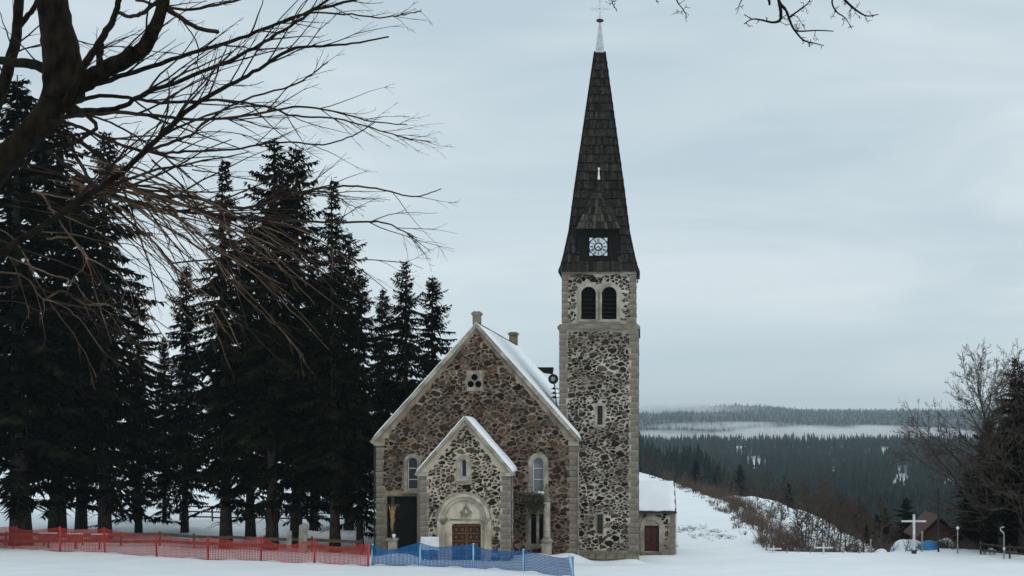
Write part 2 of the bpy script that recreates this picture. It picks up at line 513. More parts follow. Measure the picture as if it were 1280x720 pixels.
def rubble(convex, avoid, spacing, joint, to3, palette, seed, asp=1.3, keep=1.0):
    """irregular field stones filling a convex (x, z) outline; returns (area, verts, faces, colour)"""
    rg = random.Random(seed)
    x0, x1 = min(p[0] for p in convex), max(p[0] for p in convex)
    z0, z1 = min(p[1] for p in convex), max(p[1] for p in convex)
    ccw = sum(convex[i][0] * convex[(i + 1) % len(convex)][1] - convex[(i + 1) % len(convex)][0] * convex[i][1] for i in range(len(convex))) > 0
    cv = convex if ccw else convex[::-1]
    planes = []
    for i in range(len(cv)):
        (ax, az), (bx, bz) = cv[i], cv[(i + 1) % len(cv)]
        nx_, nz_ = bz - az, -(bx - ax)
        l = math.hypot(nx_, nz_)
        if l > 1e-6:
            planes.append((nx_ / l, nz_ / l, (nx_ * ax + nz_ * az) / l))
    pts = []
    cell = spacing * 1.5
    grid = {}
    tries = int((x1 - x0) * (z1 - z0) * asp / spacing ** 2 * 40)
    for _ in range(tries):
        x, z = rg.uniform(x0 - .2, x1 + .2), rg.uniform(z0 - .2, z1 + .2)
        if any(a * x + b * z > c + .15 for a, b, c in planes):
            continue
        rr = spacing * rg.choice((0.45, 0.55, 0.7, 0.9, 1.1, 1.5))
        gx, gz_ = int(x // cell), int(z * asp // cell)
        ok = True
        for i in (-1, 0, 1):
            for j in (-1, 0, 1):
                for (px, pz, pr) in grid.get((gx + i, gz_ + j), ()):
                    if math.hypot(px - x, (pz - z) * asp) < 0.5 * (rr + pr):
                        ok = False; break
                if not ok: break
            if not ok: break
        if ok:
            grid.setdefault((gx, gz_), []).append((x, z, rr)); pts.append((x, z, rr))
    res = []
    for (x, z, rr) in pts:
        if rg.random() > keep:
            continue
        s = spacing * 1.9
        poly = [(x - s, z - s / asp), (x + s, z - s / asp), (x + s, z + s / asp), (x - s, z + s / asp)]
        jt = joint * rg.choice((.15, .5, .9, 1.2, 1.7)) * (0.6 + 0.4 * rr / spacing)
        gx, gz_ = int(x // cell), int(z * asp // cell)
        for i in (-2, -1, 0, 1, 2):
            for j in (-2, -1, 0, 1, 2):
                for (px, pz, pr) in grid.get((gx + i, gz_ + j), ()):
                    dx, dz = px - x, (pz - z) * asp * asp
                    if dx == 0 and dz == 0:
                        continue
                    w = rr / (rr + pr)
                    mx_, mz_ = x + (px - x) * w, z + (pz - z) * w
                    l = math.hypot(dx, dz)
                    poly = clip(poly, dx / l, dz / l, (dx * mx_ + dz * mz_) / l - jt / 2)
                    if len(poly) < 3: break
                if len(poly) < 3: break
            if len(poly) < 3: break
        for a, b, c in planes:
            if len(poly) >= 3:
                poly = clip(poly, a, b, c - jt / 2)
        if len(poly) < 3 or area(poly) < 0.012:
            continue
        if any(av(x, z) for av in avoid):
            continue
        def blocked(pl): return any(av(px, pz) for av in avoid for px, pz in pl)
        for _k in range(5):
            if not blocked(poly): break
            g0 = (sum(p[0] for p in poly) / len(poly), sum(p[1] for p in poly) / len(poly))
            fr = [p for p in poly if not any(av(*p) for av in avoid)]
            if fr:
                g0 = (sum(p[0] for p in fr) / len(fr), sum(p[1] for p in fr) / len(fr))
            poly = [p if not any(av(*p) for av in avoid) else (p[0] + (g0[0] - p[0]) * .35, p[1] + (g0[1] - p[1]) * .35) for p in poly]
        if blocked(poly) or area(poly) < 0.012:
            continue
        cx = sum(p[0] for p in poly) / len(poly); cz = sum(p[1] for p in poly) / len(poly)
        poly = [(px + rg.uniform(-.04, .04), pz + rg.uniform(-.03, .03)) for px, pz in poly]
        # knock the corners off unevenly
        q = []
        n = len(poly)
        for i in range(n):
            p0, p1 = poly[i], poly[(i + 1) % n]
            t = rg.uniform(.04, .20)
            q.append((p0[0] + (p1[0] - p0[0]) * t, p0[1] + (p1[1] - p0[1]) * t))
            t = rg.uniform(.80, .96)
            q.append((p0[0] + (p1[0] - p0[0]) * t, p0[1] + (p1[1] - p0[1]) * t))
        # drop points closer than 2 cm
        q2 = [q[0]]
        for p in q[1:]:
            if math.hypot(p[0] - q2[-1][0], p[1] - q2[-1][1]) > 0.02:
                q2.append(p)
        if len(q2) < 4:
            continue
        rmean = math.sqrt(area(q2) / math.pi)
        q2 = [(cx + (px - cx) * k_, cz + (pz - cz) * k_) for (px, pz), k_ in ((p, 1 + max(-.38, min(.12, rg.gauss(-.04, .16)))) for p in q2)]
        h = rg.uniform(.025, .06)
        n = len(q2)
        top = [(cx + (px - cx) * .86 + rg.uniform(-.008, .008), cz + (pz - cz) * .86) for px, pz in q2]
        tilt = rg.uniform(-.02, .02), rg.uniform(-.02, .02)
        vs_ = [to3(px, pz, -0.02) for px, pz in q2] + [to3(px, pz, h + tilt[0] * (px - cx) / .25 + tilt[1] * (pz - cz) / .25) for px, pz in top]
        fs_ = [(i, (i + 1) % n, n + (i + 1) % n, n + i) for i in range(n)] + [tuple(range(n, 2 * n))]
        base = rg.choice(palette)
        k = rg.choice((.3, .45, .6, .75, .9, 1.15)) * rg.uniform(.85, 1.15)
        res.append((area(q2), vs_, fs_, tuple(c * k for c in base)))
    return res


PAL_NAVE = [(0.095, 0.056, 0.038), (0.075, 0.048, 0.036), (0.12, 0.070, 0.046), (0.060, 0.047, 0.040), (0.055, 0.034, 0.026), (0.135, 0.088, 0.060), (0.085, 0.066, 0.052), (0.16, 0.105, 0.072), (0.13, 0.105, 0.082)]
PAL_TOWER = [(0.056, 0.046, 0.035), (0.040, 0.033, 0.026), (0.068, 0.054, 0.040), (0.032, 0.028, 0.023), (0.064, 0.045, 0.031), (0.082, 0.068, 0.052), (0.14, 0.115, 0.088), (0.10, 0.075, 0.053)]
PAL_PORCH = [(0.078, 0.057, 0.040), (0.060, 0.045, 0.033), (0.090, 0.066, 0.046), (0.046, 0.037, 0.030), (0.105, 0.080, 0.056), (0.15, 0.115, 0.080)]


def av_rect(x0, x1, z0, z1): return lambda x, z: x0 < x < x1 and z0 < z < z1
def av_arch(cx, z0, zs, r): return lambda x, z: (abs(x - cx) < r and z0 < z <= zs) or math.hypot(x - cx, z - zs) < r


STONES = []   # (area, parent, verts, faces, colour)


def lay(parent, items, single=True):
    for a, v, f, c in items:
        STONES.append((a if single else 0.0, parent, v, f, c))


def bevel_box(name, sx, sy, sz, b, mat, seed=0):
    bm = bmesh.new()
    bmesh.ops.create_cube(bm, size=1)
    rg = random.Random(seed)
    for v in bm.verts:
        v.co = Vector((v.co.x * sx + rg.uniform(-.008, .008), v.co.y * sy + rg.uniform(-.008, .008), v.co.z * sz + rg.uniform(-.006, .006)))
    bmesh.ops.bevel(bm, geom=bm.edges[:], offset=b, segments=1, affect='EDGES')
    me = bpy.data.meshes.new(name)
    bm.to_mesh(me); bm.free()
    me.materials.append(mat)
    return me


# ------------------------------------------------------------------ church
CH = thing("church", "stone village church with gabled front, snowy roof and tall dark shingled spire", "church", (-8.0, 92.0, 0.0))

YN = 90.0
s = YN / F
NL, NR = X_(470.5, YN), X_(721, YN)           # nave side walls
NC = 0.5 * (NL + NR)
NEZ, NPZ = Z_(549, YN), Z_(409, YN)           # eaves and gable peak of the wall
NBACK = 116.3
NB = -1.6

# openings in the front of the nave
wr_c = X_(672.8, YN); wr_r = 7.2 * s; wr_s = Z_(578.4, YN); wr_0 = Z_(614, YN)
wl_c = X_(515.8, YN); wl_r = 6.8 * s; wl_s = Z_(577.6, YN); wl_0 = Z_(612, YN)
lo_r = rect(X_(663.5, YN), X_(680.5, YN), Z_(680, YN), Z_(642, YN))
lo_l = rect(X_(483.5, YN), X_(521.5, YN), Z_(690, YN), Z_(620, YN))
tf = [circle(X_(593, YN), Z_(471.6, YN), 4.2 * s), circle(X_(588.3, YN), Z_(480.2, YN), 4.2 * s), circle(X_(597.8, YN), Z_(480.2, YN), 4.2 * s)]
nave = MB()
outline = [(NL, NB), (NR, NB), (NR, NEZ), (NC, NPZ), (NL, NEZ)]
wall_front(nave, outline, [arch(wr_c, wr_0, wr_s, wr_r), arch(wl_c, wl_0, wl_s, wl_r), lo_r, lo_l] + tf, YN, 0.45)
nave.add([(NL, YN, NB), (NL, NBACK, NB), (NL, NBACK, NEZ), (NL, YN, NEZ)], [(0, 1, 2, 3)])
nave.add([(NR, YN, NB), (NR, NBACK, NB), (NR, NBACK, NEZ), (NR, YN, NEZ)], [(0, 1, 2, 3)])
nave.add([(x, NBACK, z) for x, z in outline], [(0, 1, 2, 3, 4)])
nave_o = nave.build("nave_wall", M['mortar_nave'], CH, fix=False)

YP = 87.0
sp = YP / F
PL, PR = X_(525, YP), X_(637.5, YP)
PC = 0.5 * (PL + PR)
PEZ, PPZ = Z_(589, YP), Z_(524, YP)
sl_c = X_(579.8, YP)
slit = arch(sl_c, Z_(596.5, YP), Z_(577.5, YP), 4.0 * sp)
po_c = X_(580.5, YP)
po_r = 33.5 * sp
po_s = Z_(649, YP)
PB = -1.2
porch = MB()
p_out = [(PL, PB), (PR, PB), (PR, PEZ), (PC, PPZ), (PL, PEZ)]
wall_front(porch, p_out, [slit, arch(po_c, PB + .01, po_s, po_r - 0.25, 20)], YP, 0.4)
porch.add([(PR, YP, PB), (PR, YN, PB), (PR, YN, PEZ), (PR, YP, PEZ)], [(0, 1, 2, 3)])
porch.add([(PL, YP, PB), (PL, YN, PB), (PL, YN, PEZ), (PL, YP, PEZ)], [(0, 1, 2, 3)])
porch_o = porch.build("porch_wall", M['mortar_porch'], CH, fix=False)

# field stones of the nave front
av_n = [av_arch(wr_c, wr_0 - .3, wr_s, wr_r + .26), av_arch(wl_c, wl_0 - .2, wl_s, wl_r + .24),
        av_rect(lo_r[0][0] - .25, lo_r[1][0] + .22, lo_r[0][1] - .2, lo_r[2][1] + .3), av_rect(lo_l[0][0] - .2, lo_l[1][0] + .2, lo_l[0][1] - .2, lo_l[2][1] + .3),
        av_rect(X_(582.5, YN), X_(603.5, YN), Z_(489, YN), Z_(463, YN)),
        av_rect(PL + .15, PR - .15, PB, PEZ), lambda x, z: abs(x - PC) < (PPZ - .4 - z) * (PR - PC) / (PPZ - PEZ) and z > PEZ - .5]
cop = 0.30
conv_n = [(NL + .42, -.6), (NR - .45, -.6), (NR - .45, NEZ - .12), (NC, NPZ - .24), (NL + .42, NEZ - .12)]
lay(nave_o, rubble(conv_n, av_n, 0.42, 0.050, lambda x, z, h: (x, YN - h, z), PAL_NAVE, 11, 1.4))
# porch front and its right-hand flank
av_p = [av_arch(po_c, PB, po_s, po_r + .03), av_arch(sl_c, Z_(596.5, YP) - .35, Z_(577.5, YP), .42)]
conv_p = [(PL + .52, -.4), (PR - .58, -.4), (PR - .58, PEZ - .02), (PC, PPZ - .28), (PL + .52, PEZ - .02)]
lay(porch_o, rubble(conv_p, av_p, 0.37, 0.065, lambda x, z, h: (x, YP - h, z), PAL_PORCH, 12, 1.45))
lay(porch_o, rubble([(YP + .5, -.4), (YN - .05, -.4), (YN - .05, PEZ - .1), (YP + .5, PEZ - .1)], [], 0.44, 0.11, lambda y, z, h: (PR + h, y, z), PAL_PORCH, 13, 1.3), False)

# tower
YT = 91.5
st = YT / F
TC = X_(748.6, YT)
TH = 49.0 * st
TCY = YT + TH
TB = -1.6
TLZ = Z_(408, YT)
BH = 46.0 * st
YB = TCY - BH
BTZ = Z_(338.5, YB)
tower = MB()
ts1 = rect(X_(746.5, YT), X_(753.5, YT), Z_(531, YT), Z_(507, YT))
ts2 = rect(X_(746.3, YT), X_(753.5, YT), Z_(667, YT), Z_(643, YT))
wall_front(tower, rect(TC - TH, TC + TH, TB, TLZ), [ts1, ts2], YT, 0.4)
for sx in (-1, 1):
    x = TC + sx * TH
    tower.add([(x, YT, TB), (x, YT + 2 * TH, TB), (x, YT + 2 * TH, TLZ), (x, YT, TLZ)], [(0, 1, 2, 3)])
tower.add([(TC - TH, YT + 2 * TH, TB), (TC + TH, YT + 2 * TH, TB), (TC + TH, YT + 2 * TH, TLZ), (TC - TH, YT + 2 * TH, TLZ)], [(0, 1, 2, 3)])
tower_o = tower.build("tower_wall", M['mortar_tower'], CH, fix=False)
av_t = [av_rect(ts1[0][0] - .15, ts1[1][0] + .15, ts1[0][1] - .2, ts1[2][1] + .16), av_rect(ts2[0][0] - .07, ts2[1][0] + .07, ts2[0][1] - .1, ts2[2][1] + .1)]
lay(tower_o, rubble(rect(TC - TH + .50, TC + TH - .56, .25, TLZ - .32), av_t, 0.36, 0.058, lambda x, z, h: (x, YT - h, z), PAL_TOWER, 14, 1.5))
for sx in (-1, 1):
    lay(tower_o, rubble(rect(YT + .55, YT + 2 * TH - .5, .1, TLZ - .3), [], 0.5, 0.12, lambda y, z, h, sx=sx: (TC + sx * (TH + h), y, z), PAL_TOWER, 15 + sx, 1.3), False)

# belfry
bf = MB()
sb = YB / F
bz0 = TLZ + .15
b_r = 9.4 * sb
b_s = Z_(358, YB) - b_r
b_0 = Z_(399, YB)
bcs = [X_(735.7, YB), X_(761.6, YB)]
b_holes = [arch(c, b_0, b_s, b_r) for c in bcs]
wall_front(bf, rect(TC - BH, TC + BH, bz0, BTZ), b_holes, YB, 0.45)
side_holes = [[(yy - (TC) + TCY, z) for yy, z in h] for h in b_holes]
for sx in (-1, 1):
    x = TC + sx * BH
    loops = [[Vector((a, b, 0)) for a, b in rect(YB, YB + 2 * BH, bz0, BTZ)]] + [[Vector((a, b, 0)) for a, b in h] for h in side_holes]
    flat = [p for l in loops for p in l]
    bf.add([(x, p.x, p.y) for p in flat], [tuple(t) for t in tessellate_polygon(loops)])
bf.add([(TC - BH, YB + 2 * BH, bz0), (TC + BH, YB + 2 * BH, bz0), (TC + BH, YB + 2 * BH, BTZ), (TC - BH, YB + 2 * BH, BTZ)], [(0, 1, 2, 3)])
belfry_o = bf.build("belfry_wall", M['mortar_tower'], CH, fix=False)
av_b = [av_arch(c, b_0 - .3, b_s, b_r + .27) for c in bcs] + [av_rect(bcs[0], bcs[1], b_0 - .3, b_s)]
lay(belfry_o, rubble(rect(TC - BH + .34, TC + BH - .36, bz0 + .2, BTZ - .22), av_b, 0.32, 0.07, lambda x, z, h: (x, YB - h, z), PAL_TOWER, 21, 1.5))
for sx in (-1, 1):
    lay(belfry_o, rubble(rect(YB + .34, YB + 2 * BH - .36, bz0 + .2, BTZ - .22), [av_arch(c - TC + TCY, b_0 - .3, b_s, b_r + .27) for c in bcs], 0.42, 0.12,
                         lambda y, z, h, sx=sx: (TC + sx * (BH + h), y, z), PAL_TOWER, 23 + sx, 1.4), False)

# annex behind the tower
YA = 97.0
sa = YA / F
AL, AR = -1.0, X_(843.5, YA)
AEZ = Z_(640, YA)
AB = -1.6
ad_c = X_(814.7, YA)
ad_r = 9.3 * sa
annex = MB()
a_hole = rect(ad_c - ad_r, ad_c + ad_r, Z_(689.5, YA), Z_(657, YA))
wall_front(annex, rect(AL, AR, AB, AEZ), [a_hole], YA, 0.3)
AY2 = 101.4
ARZ = Z_(601, AY2)
annex.add([(AR, YA, AB), (AR, AY2 + .4, AB), (AR, AY2 + .4, ARZ - .25), (AR, AY2, ARZ - .1), (AR, YA, AEZ)], [(0, 1, 2, 3, 4)])
annex.add([(AL, AY2 + .4, AB), (AR, AY2 + .4, AB), (AR, AY2 + .4, ARZ - .25), (AL, AY2 + .4, ARZ - .25)], [(0, 1, 2, 3)])
annex_o = annex.build("annex_wall", M['mortar_tower'], CH, fix=False)
lay(annex_o, rubble(rect(AL + 1.15, AR - .42, -.75, AEZ - .12), [av_arch(ad_c, AB, Z_(657, YA) - .1, ad_r + .32)], 0.40, 0.10, lambda x, z, h: (x, YA - h, z), PAL_TOWER, 31, 1.25))
lay(annex_o, rubble(rect(YA + .45, AY2 + .3, -.9, AEZ), [], 0.45, 0.11, lambda y, z, h: (AR + h, y, z), PAL_TOWER, 32, 1.25), False)

# the 300 stones that show largest are parts of their wall; the smaller ones are joined per wall
STONES.sort(key=lambda t: -t[0])
restmb = {}
for k, (a, par, v, f, c) in enumerate(STONES):
    if k < 300:
        mb = MB().add(v, f, c)
        mb.build("stone", M['stone'], par, fix=False)
    else:
        restmb.setdefault(par.name, (par, MB()))[1].add(v, f, c)
for par, mb in restmb.values():
    o = mb.build("small_stones", M['stone'], par, fix=False)
    o["kind"] = "stuff"


# quoins: dressed blocks that turn each corner, long and short by turns
def quoins(par, x, y, sx, sy, z0, z1, hh, wl, ws, mat, seed):
    """x, y the corner; sx / sy point from the corner into the front wall / into the side wall"""
    rg = random.Random(seed)
    meshes = {}
    z, k = z0, 0
    while z < z1 - .08:
        h = min(hh * rg.choice((.85, 1.0, 1.0, 1.15)), z1 - z)
        a, b = (wl, ws) if k % 2 == 0 else (ws, wl)
        a *= rg.choice((.9, 1, 1.1))
        key = (round(a, 2), round(b, 2), round(h, 2))
        if key not in meshes:
            meshes[key] = bevel_box("quoin", key[0] + .035, key[1] + .035, key[2] - .035, .018, mat, k + seed)
        link("quoin", meshes[key], par, (x + sx * (key[0] - .035) / 2, y + sy * (key[1] - .035) / 2, z + key[2] / 2))
        z += key[2]; k += 1


quoins(nave_o, NR, YN, -1, 1, -.5, NEZ - .42, .39, .62, .48, M['dressed'], 1)
quoins(nave_o, NL, YN, 1, 1, -.5, NEZ - .42, .39, .58, .44, M['dressed'], 2)
quoins(porch_o, PR, YP, -1, 1, -.4, PEZ - .30, .36, .66, .50, M['dressed'], 3)
quoins(porch_o, PL, YP, 1, 1, -.4, PEZ - .30, .36, .60, .46, M['dressed'], 4)
quoins(tower_o, TC + TH, YT, -1, 1, .2, TLZ - .26, .385, .66, .48, M['dressed'], 5)
quoins(tower_o, TC - TH, YT, 1, 1, 4.0, TLZ - .26, .385, .60, .46, M['dressed'], 6)
quoins(belfry_o, TC + BH, YB, -1, 1, bz0 + .06, BTZ - .2, .40, .62, .42, M['dressed'], 7)
quoins(belfry_o, TC - BH, YB, 1, 1, bz0 + .06, BTZ - .2, .40, .60, .42, M['dressed'], 8)
quoins(annex_o, AR, YA, -1, 1, -.9, AEZ - .06, .37, .46, .34, M['dressed_mossy'], 9)

# tower string course, plinth, wall plate
for nm_, hw, z0, z1, ch, mt in (("string_course", TH + .14, TLZ - .16, TLZ + .16, .10, M['dressed_mossy']), ("wall_plate", BH + .05, BTZ - .20, BTZ - .004, .0, M['dressed_light'])):
    mb = MB()
    h2 = hw - ch - .06 if ch else hw
    mb.hexa([(TC - hw, TCY - hw, z0), (TC + hw, TCY - hw, z0), (TC + hw, TCY + hw, z0), (TC - hw, TCY + hw, z0)],
            [(TC - hw, TCY - hw, z0 + (z1 - z0) * .45), (TC + hw, TCY - hw, z0 + (z1 - z0) * .45), (TC + hw, TCY + hw, z0 + (z1 - z0) * .45), (TC - hw, TCY + hw, z0 + (z1 - z0) * .45)])
    zz = z0 + (z1 - z0) * .45 + .001
    mb.hexa([(TC - hw, TCY - hw, zz), (TC + hw, TCY - hw, zz), (TC + hw, TCY + hw, zz), (TC - hw, TCY + hw, zz)],
            [(TC - h2, TCY - h2, z1), (TC + h2, TCY - h2, z1), (TC + h2, TCY + h2, z1), (TC - h2, TCY + h2, z1)])
    mb.build(nm_, mt, CH)
mb = MB()
mb.box(TC - TH - .07, TC + TH + .07, YT - .08, YT + 2 * TH + .07, TB, .16)
mb.hexa([(TC - TH - .07, YT - .08, .161), (TC + TH + .07, YT - .08, .161), (TC + TH + .07, YT + 2 * TH + .07, .161), (TC - TH - .07, YT + 2 * TH + .07, .161)],
        [(TC - TH - .01, YT - .01, .26), (TC + TH + .01, YT - .01, .26), (TC + TH + .01, YT + 2 * TH, .26), (TC - TH - .01, YT + 2 * TH, .26)])
plinth = mb.build("tower_plinth", M['dressed_mossy'], CH)
for o_, seed in ((plinth, 3),):
    rg = random.Random(seed)
    x = TC - TH
    while x < TC + TH - .3:
        w = rg.uniform(.35, .7)
        me = bevel_box("plinth_block", min(w, TC + TH - x) - .04, .12, rg.uniform(.3, .4), .03, M['dressed_mossy'], int(x * 100) % 97)
        link("plinth_block", me, o_, (x + w / 2, YT - .09, -.12))
        link("plinth_block", me, o_, (x + w / 2 - .12, YT - .088, -.52))
        x += w


# windows -------------------------------------------------------------
def window(c, z0, zs, r, y, wring, mt, glass, bars=(), vbar=False, sill=True, n=12):
    mb = MB()
    inner = arch(c, z0, zs, r - .012, n)
    outer = arch(c, z0 - (.1 if sill else wring * .6), zs, r + wring, n)
    ring(mb, inner, outer, y - .075, y + .05)
    w = mb.build("window", mt, CH)
    mb = MB(); o2 = arch(c, z0 + .01, zs, r + .02, n)
    mb.add([(x, y + .27, z) for x, z in o2], [tuple(range(len(o2)))])
    mb.build("pane", glass, w)
    mb = MB()
    ring(mb, arch(c, z0 + .06, zs, r - .075, n), arch(c, z0, zs, r - .014, n), y + .17, y + .25)
    mb.build("frame", M['pale_metal'], w)
    for b in bars:
        half = r - .02 if b <= zs else math.sqrt(max(0.0, (r - .02) ** 2 - (b - zs) ** 2))
        MB().box(c - half, c + half, y + .19, y + .24, b - .025, b + .025).build("glazing_bar", M['pale_metal'], w)
    if vbar:
        MB().box(c - .02, c + .02, y + .192, y + .238, z0, zs + r - .03).build("glazing_bar", M['pale_metal'], w)
    if sill:
        MB().box(c - r - wring - .05, c + r + wring + .05, y - .16, y + .1, z0 - .22, z0 - .101).build("sill", mt, w)
    return w


def snow_bits(x0, x1, y, z):
    mb = MB(); n = 9
    pts = [(x0 + (x1 - x0) * k / n, y + .09, z + .005) for k in range(n + 1)]
    mb.tube(pts, [.03 + .05 * math.sin(math.pi * k / n) * (1 + .5 * math.sin(k * 2.3)) for k in range(n + 1)], 8)
    return mb


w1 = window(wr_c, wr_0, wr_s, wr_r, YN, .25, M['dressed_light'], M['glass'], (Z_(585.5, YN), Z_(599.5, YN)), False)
o = snow_bits(wr_c - .22, wr_c + .42, YN - .17, wr_0 - .101).build('sill_snow', M['snow'], w1, smooth=True); o['kind'] = 'stuff'
w1["label"] = "grey glazed window with pale surround"
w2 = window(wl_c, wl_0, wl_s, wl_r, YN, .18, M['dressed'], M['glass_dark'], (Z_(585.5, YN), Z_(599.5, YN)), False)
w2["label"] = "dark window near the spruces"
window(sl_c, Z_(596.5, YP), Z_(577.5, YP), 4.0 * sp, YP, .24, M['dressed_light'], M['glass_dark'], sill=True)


def block_window(rc, y, m_, mt, glass, mull=0):
    mb = MB()
    (x0, z0), (x1, _), (_, z1) = rc[0], rc[1], rc[2]
    ring(mb, rect(x0 + .012, x1 - .012, z0 + .012, z1 - .012), rect(x0 - m_, x1 + m_, z0 - m_, z1 + m_), y - .06, y + .04)
    w = mb.build("window", mt, CH)
    MB().add([(x0 - .02, y + .33, z0 - .02), (x1 + .02, y + .33, z0 - .02), (x1 + .02, y + .33, z1 + .02), (x0 - .02, y + .33, z1 + .02)], [(0, 1, 2, 3)]).build("pane", glass, w)
    for k in range(mull):
        xm = x0 + (x1 - x0) * (k + 1) / (mull + 1)
        MB().box(xm - .085, xm + .085, y - .03, y + .28, z0 + .013, z1 - .013).build("mullion", mt, w)
    return w


t1 = block_window(ts1, YT, .13, M['dressed'], M['glass_dark'])
t2 = block_window(ts2, YT, .05, M['dressed_mossy'], M['glass_dark'])
for t_, rc in ((t1, ts1), (t2, ts2)):       # small panes of a leaded grille
    for k in range(1, 6):
        z = rc[0][1] + (rc[2][1] - rc[0][1]) * k / 6
        MB().box(rc[0][0], rc[1][0], YT + .29, YT + .31, z - .012, z + .012).build("glazing_bar", M['dressed_mossy'], t_)
    xm = (rc[0][0] + rc[1][0]) / 2
    MB().box(xm - .012, xm + .012, YT + .292, YT + .308, rc[0][1], rc[2][1]).build("glazing_bar", M['dressed_mossy'], t_)
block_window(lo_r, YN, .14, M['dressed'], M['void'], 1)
block_window(lo_l, YN, .08, M['dressed_mossy'], M['void'], 0)  # wide recess without glass; its near-black sheet carries the left bay's darkness

# trefoil panel
mb = MB()
tp = rect(X_(583.5, YN), X_(602.8, YN), Z_(488.5, YN), Z_(463.5, YN))
loops = [[Vector((x, z, 0)) for x, z in tp]] + [[Vector((x, z, 0)) for x, z in h] for h in tf]
flat = [p for l in loops for p in l]
mb.add([(p.x, YN - .04, p.y) for p in flat], [tuple(t) for t in tessellate_polygon(loops)])
for lp in [tp] + tf:
    n = len(lp)
    mb.add([(x, YN - .04, z) for x, z in lp] + [(x, YN + .01, z) for x, z in lp], [(i, (i + 1) % n, n + (i + 1) % n, n + i) for i in range(n)])
tre = mb.build("trefoil_window", M['dressed'], CH, fix=False)
x0, x1, z0, z1 = tp[0][0], tp[1][0], tp[0][1], tp[2][1]
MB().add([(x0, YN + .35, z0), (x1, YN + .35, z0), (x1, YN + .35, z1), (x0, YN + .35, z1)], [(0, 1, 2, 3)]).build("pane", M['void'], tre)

# belfry openings: surround and louvres
for c in bcs:
    mb = MB()
    ring(mb, arch(c, b_0, b_s, b_r - .012, 14), arch(c, b_0 - .02, b_s, b_r + .21, 14), YB - .07, YB + .05)
    w = mb.build("belfry_opening", M['dressed_light'], CH)
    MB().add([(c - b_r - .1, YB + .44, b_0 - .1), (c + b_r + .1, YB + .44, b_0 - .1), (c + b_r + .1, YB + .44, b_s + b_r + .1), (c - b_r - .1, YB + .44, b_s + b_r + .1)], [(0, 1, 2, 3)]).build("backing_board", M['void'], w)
    nl = 7
    for k in range(nl):
        z = b_0 + .12 + (b_s + b_r - b_0 - .2) * k / nl
        half = b_r - .03 if z + .22 < b_s else math.sqrt(max(.02, (b_r - .02) ** 2 - (z + .22 - b_s) ** 2))
        MB().hexa([(c - half, YB + .16, z), (c + half, YB + .16, z), (c + half, YB + .36, z + .2), (c - half, YB + .36, z + .2)],
                  [(c - half, YB + .16, z + .03), (c + half, YB + .16, z + .03), (c + half, YB + .36, z + .23), (c - half, YB + .36, z + .23)]).build("louvre", M['dark_board'], w)
MB().box(bcs[0] - b_r - .24, bcs[1] + b_r + .24, YB - .11, YB + .1, b_0 - .17, b_0 - .022).build("sill", M['dressed'], CH)

# portal --------------------------------------------------------------
mb = MB()
n = 24
zb = -1.0
r1, r2, r3 = po_r, po_r - .26, po_r - .46
ring(mb, arch(po_c, zb, po_s, r2, n), arch(po_c, zb - .01, po_s, r1, n), YP - .13, YP + .10)
ring(mb, arch(po_c, zb, po_s, r3, n), arch(po_c, zb - .01, po_s, r2 + .004, n), YP - .03, YP + .16)
portal = mb.build("portal", M['portal_stone'], CH)
mb = MB()          # roll moulding round the arch
pts = [(po_c + (r2 + .03) * math.cos(math.pi * k / 28), YP - .14, po_s + (r2 + .03) * math.sin(math.pi * k / 28)) for k in range(29)]
mb.tube(pts, [.045] * 29, 8); mb.build("roll_moulding", M['portal_stone'], portal, smooth=True)
pts = [(po_c + (r1 - .02) * math.cos(math.pi * k / 28), YP - .14, po_s + (r1 - .02) * math.sin(math.pi * k / 28)) for k in range(29)]
MB().tube(pts, [.04] * 29, 8).build("roll_moulding", M['dressed'], portal, smooth=True)
dw = 18.3 * sp
dc = X_(582.6, YP)
dtop = Z_(654.5, YP)
tym = MB()
ty = arch(po_c, dtop, po_s + .001, r3 - .01, n)
tym.prism_y(ty, YP + .12, YP + .36)
tymp = tym.build("tympanum", M['portal_stone'], portal)
MB().box(dc - dw - .12, dc + dw + .12, YP + .06, YP + .119, dtop + .20, dtop + .27).build("lintel_band", M['dressed'], portal)
MB().prism_y([(dc - dw, dtop), (dc + dw, dtop), (dc + dw, dtop - .13), (dc + dw - .16, dtop - .02), (dc - dw + .16, dtop - .02), (dc - dw, dtop - .13)][::-1], YP + .2, YP + .30).build("lintel", M['portal_stone'], portal)
# relief: a small shield with a cross and two side scrolls
rz = po_s + .42
mb = MB().prism_y([(po_c + .09 + (.26 * math.cos(a)), rz + .30 * math.sin(a)) for a in [math.pi * 2 * k / 18 for k in range(18)]], YP + .05, YP + .13)
for sx in (-1, 1):
    mb.tube([(po_c + .09 + sx * (.30 + .05 * math.cos(a)), YP + .10, rz - .12 + .18 * math.sin(a)) for a in [k * .6 for k in range(9)]], [.03] * 9, 6)
rel = mb.build("carved_relief", M['dressed'], portal)
MB().box(po_c + .065, po_c + .115, YP + .02, YP + .06, rz - .22, rz + .52).box(po_c - .05, po_c + .23, YP + .022, YP + .058, rz + .30, rz + .345).build("relief_cross", M['dressed'], portal)
MB().lathe((po_c + .09, YP + .06, rz), [(.02, -.12), (.10, -.06), (.11, .0), (.06, .08), (.07, .13), (.02, .19)], 10).build("relief_figure", M['portal_stone'], portal, smooth=True)
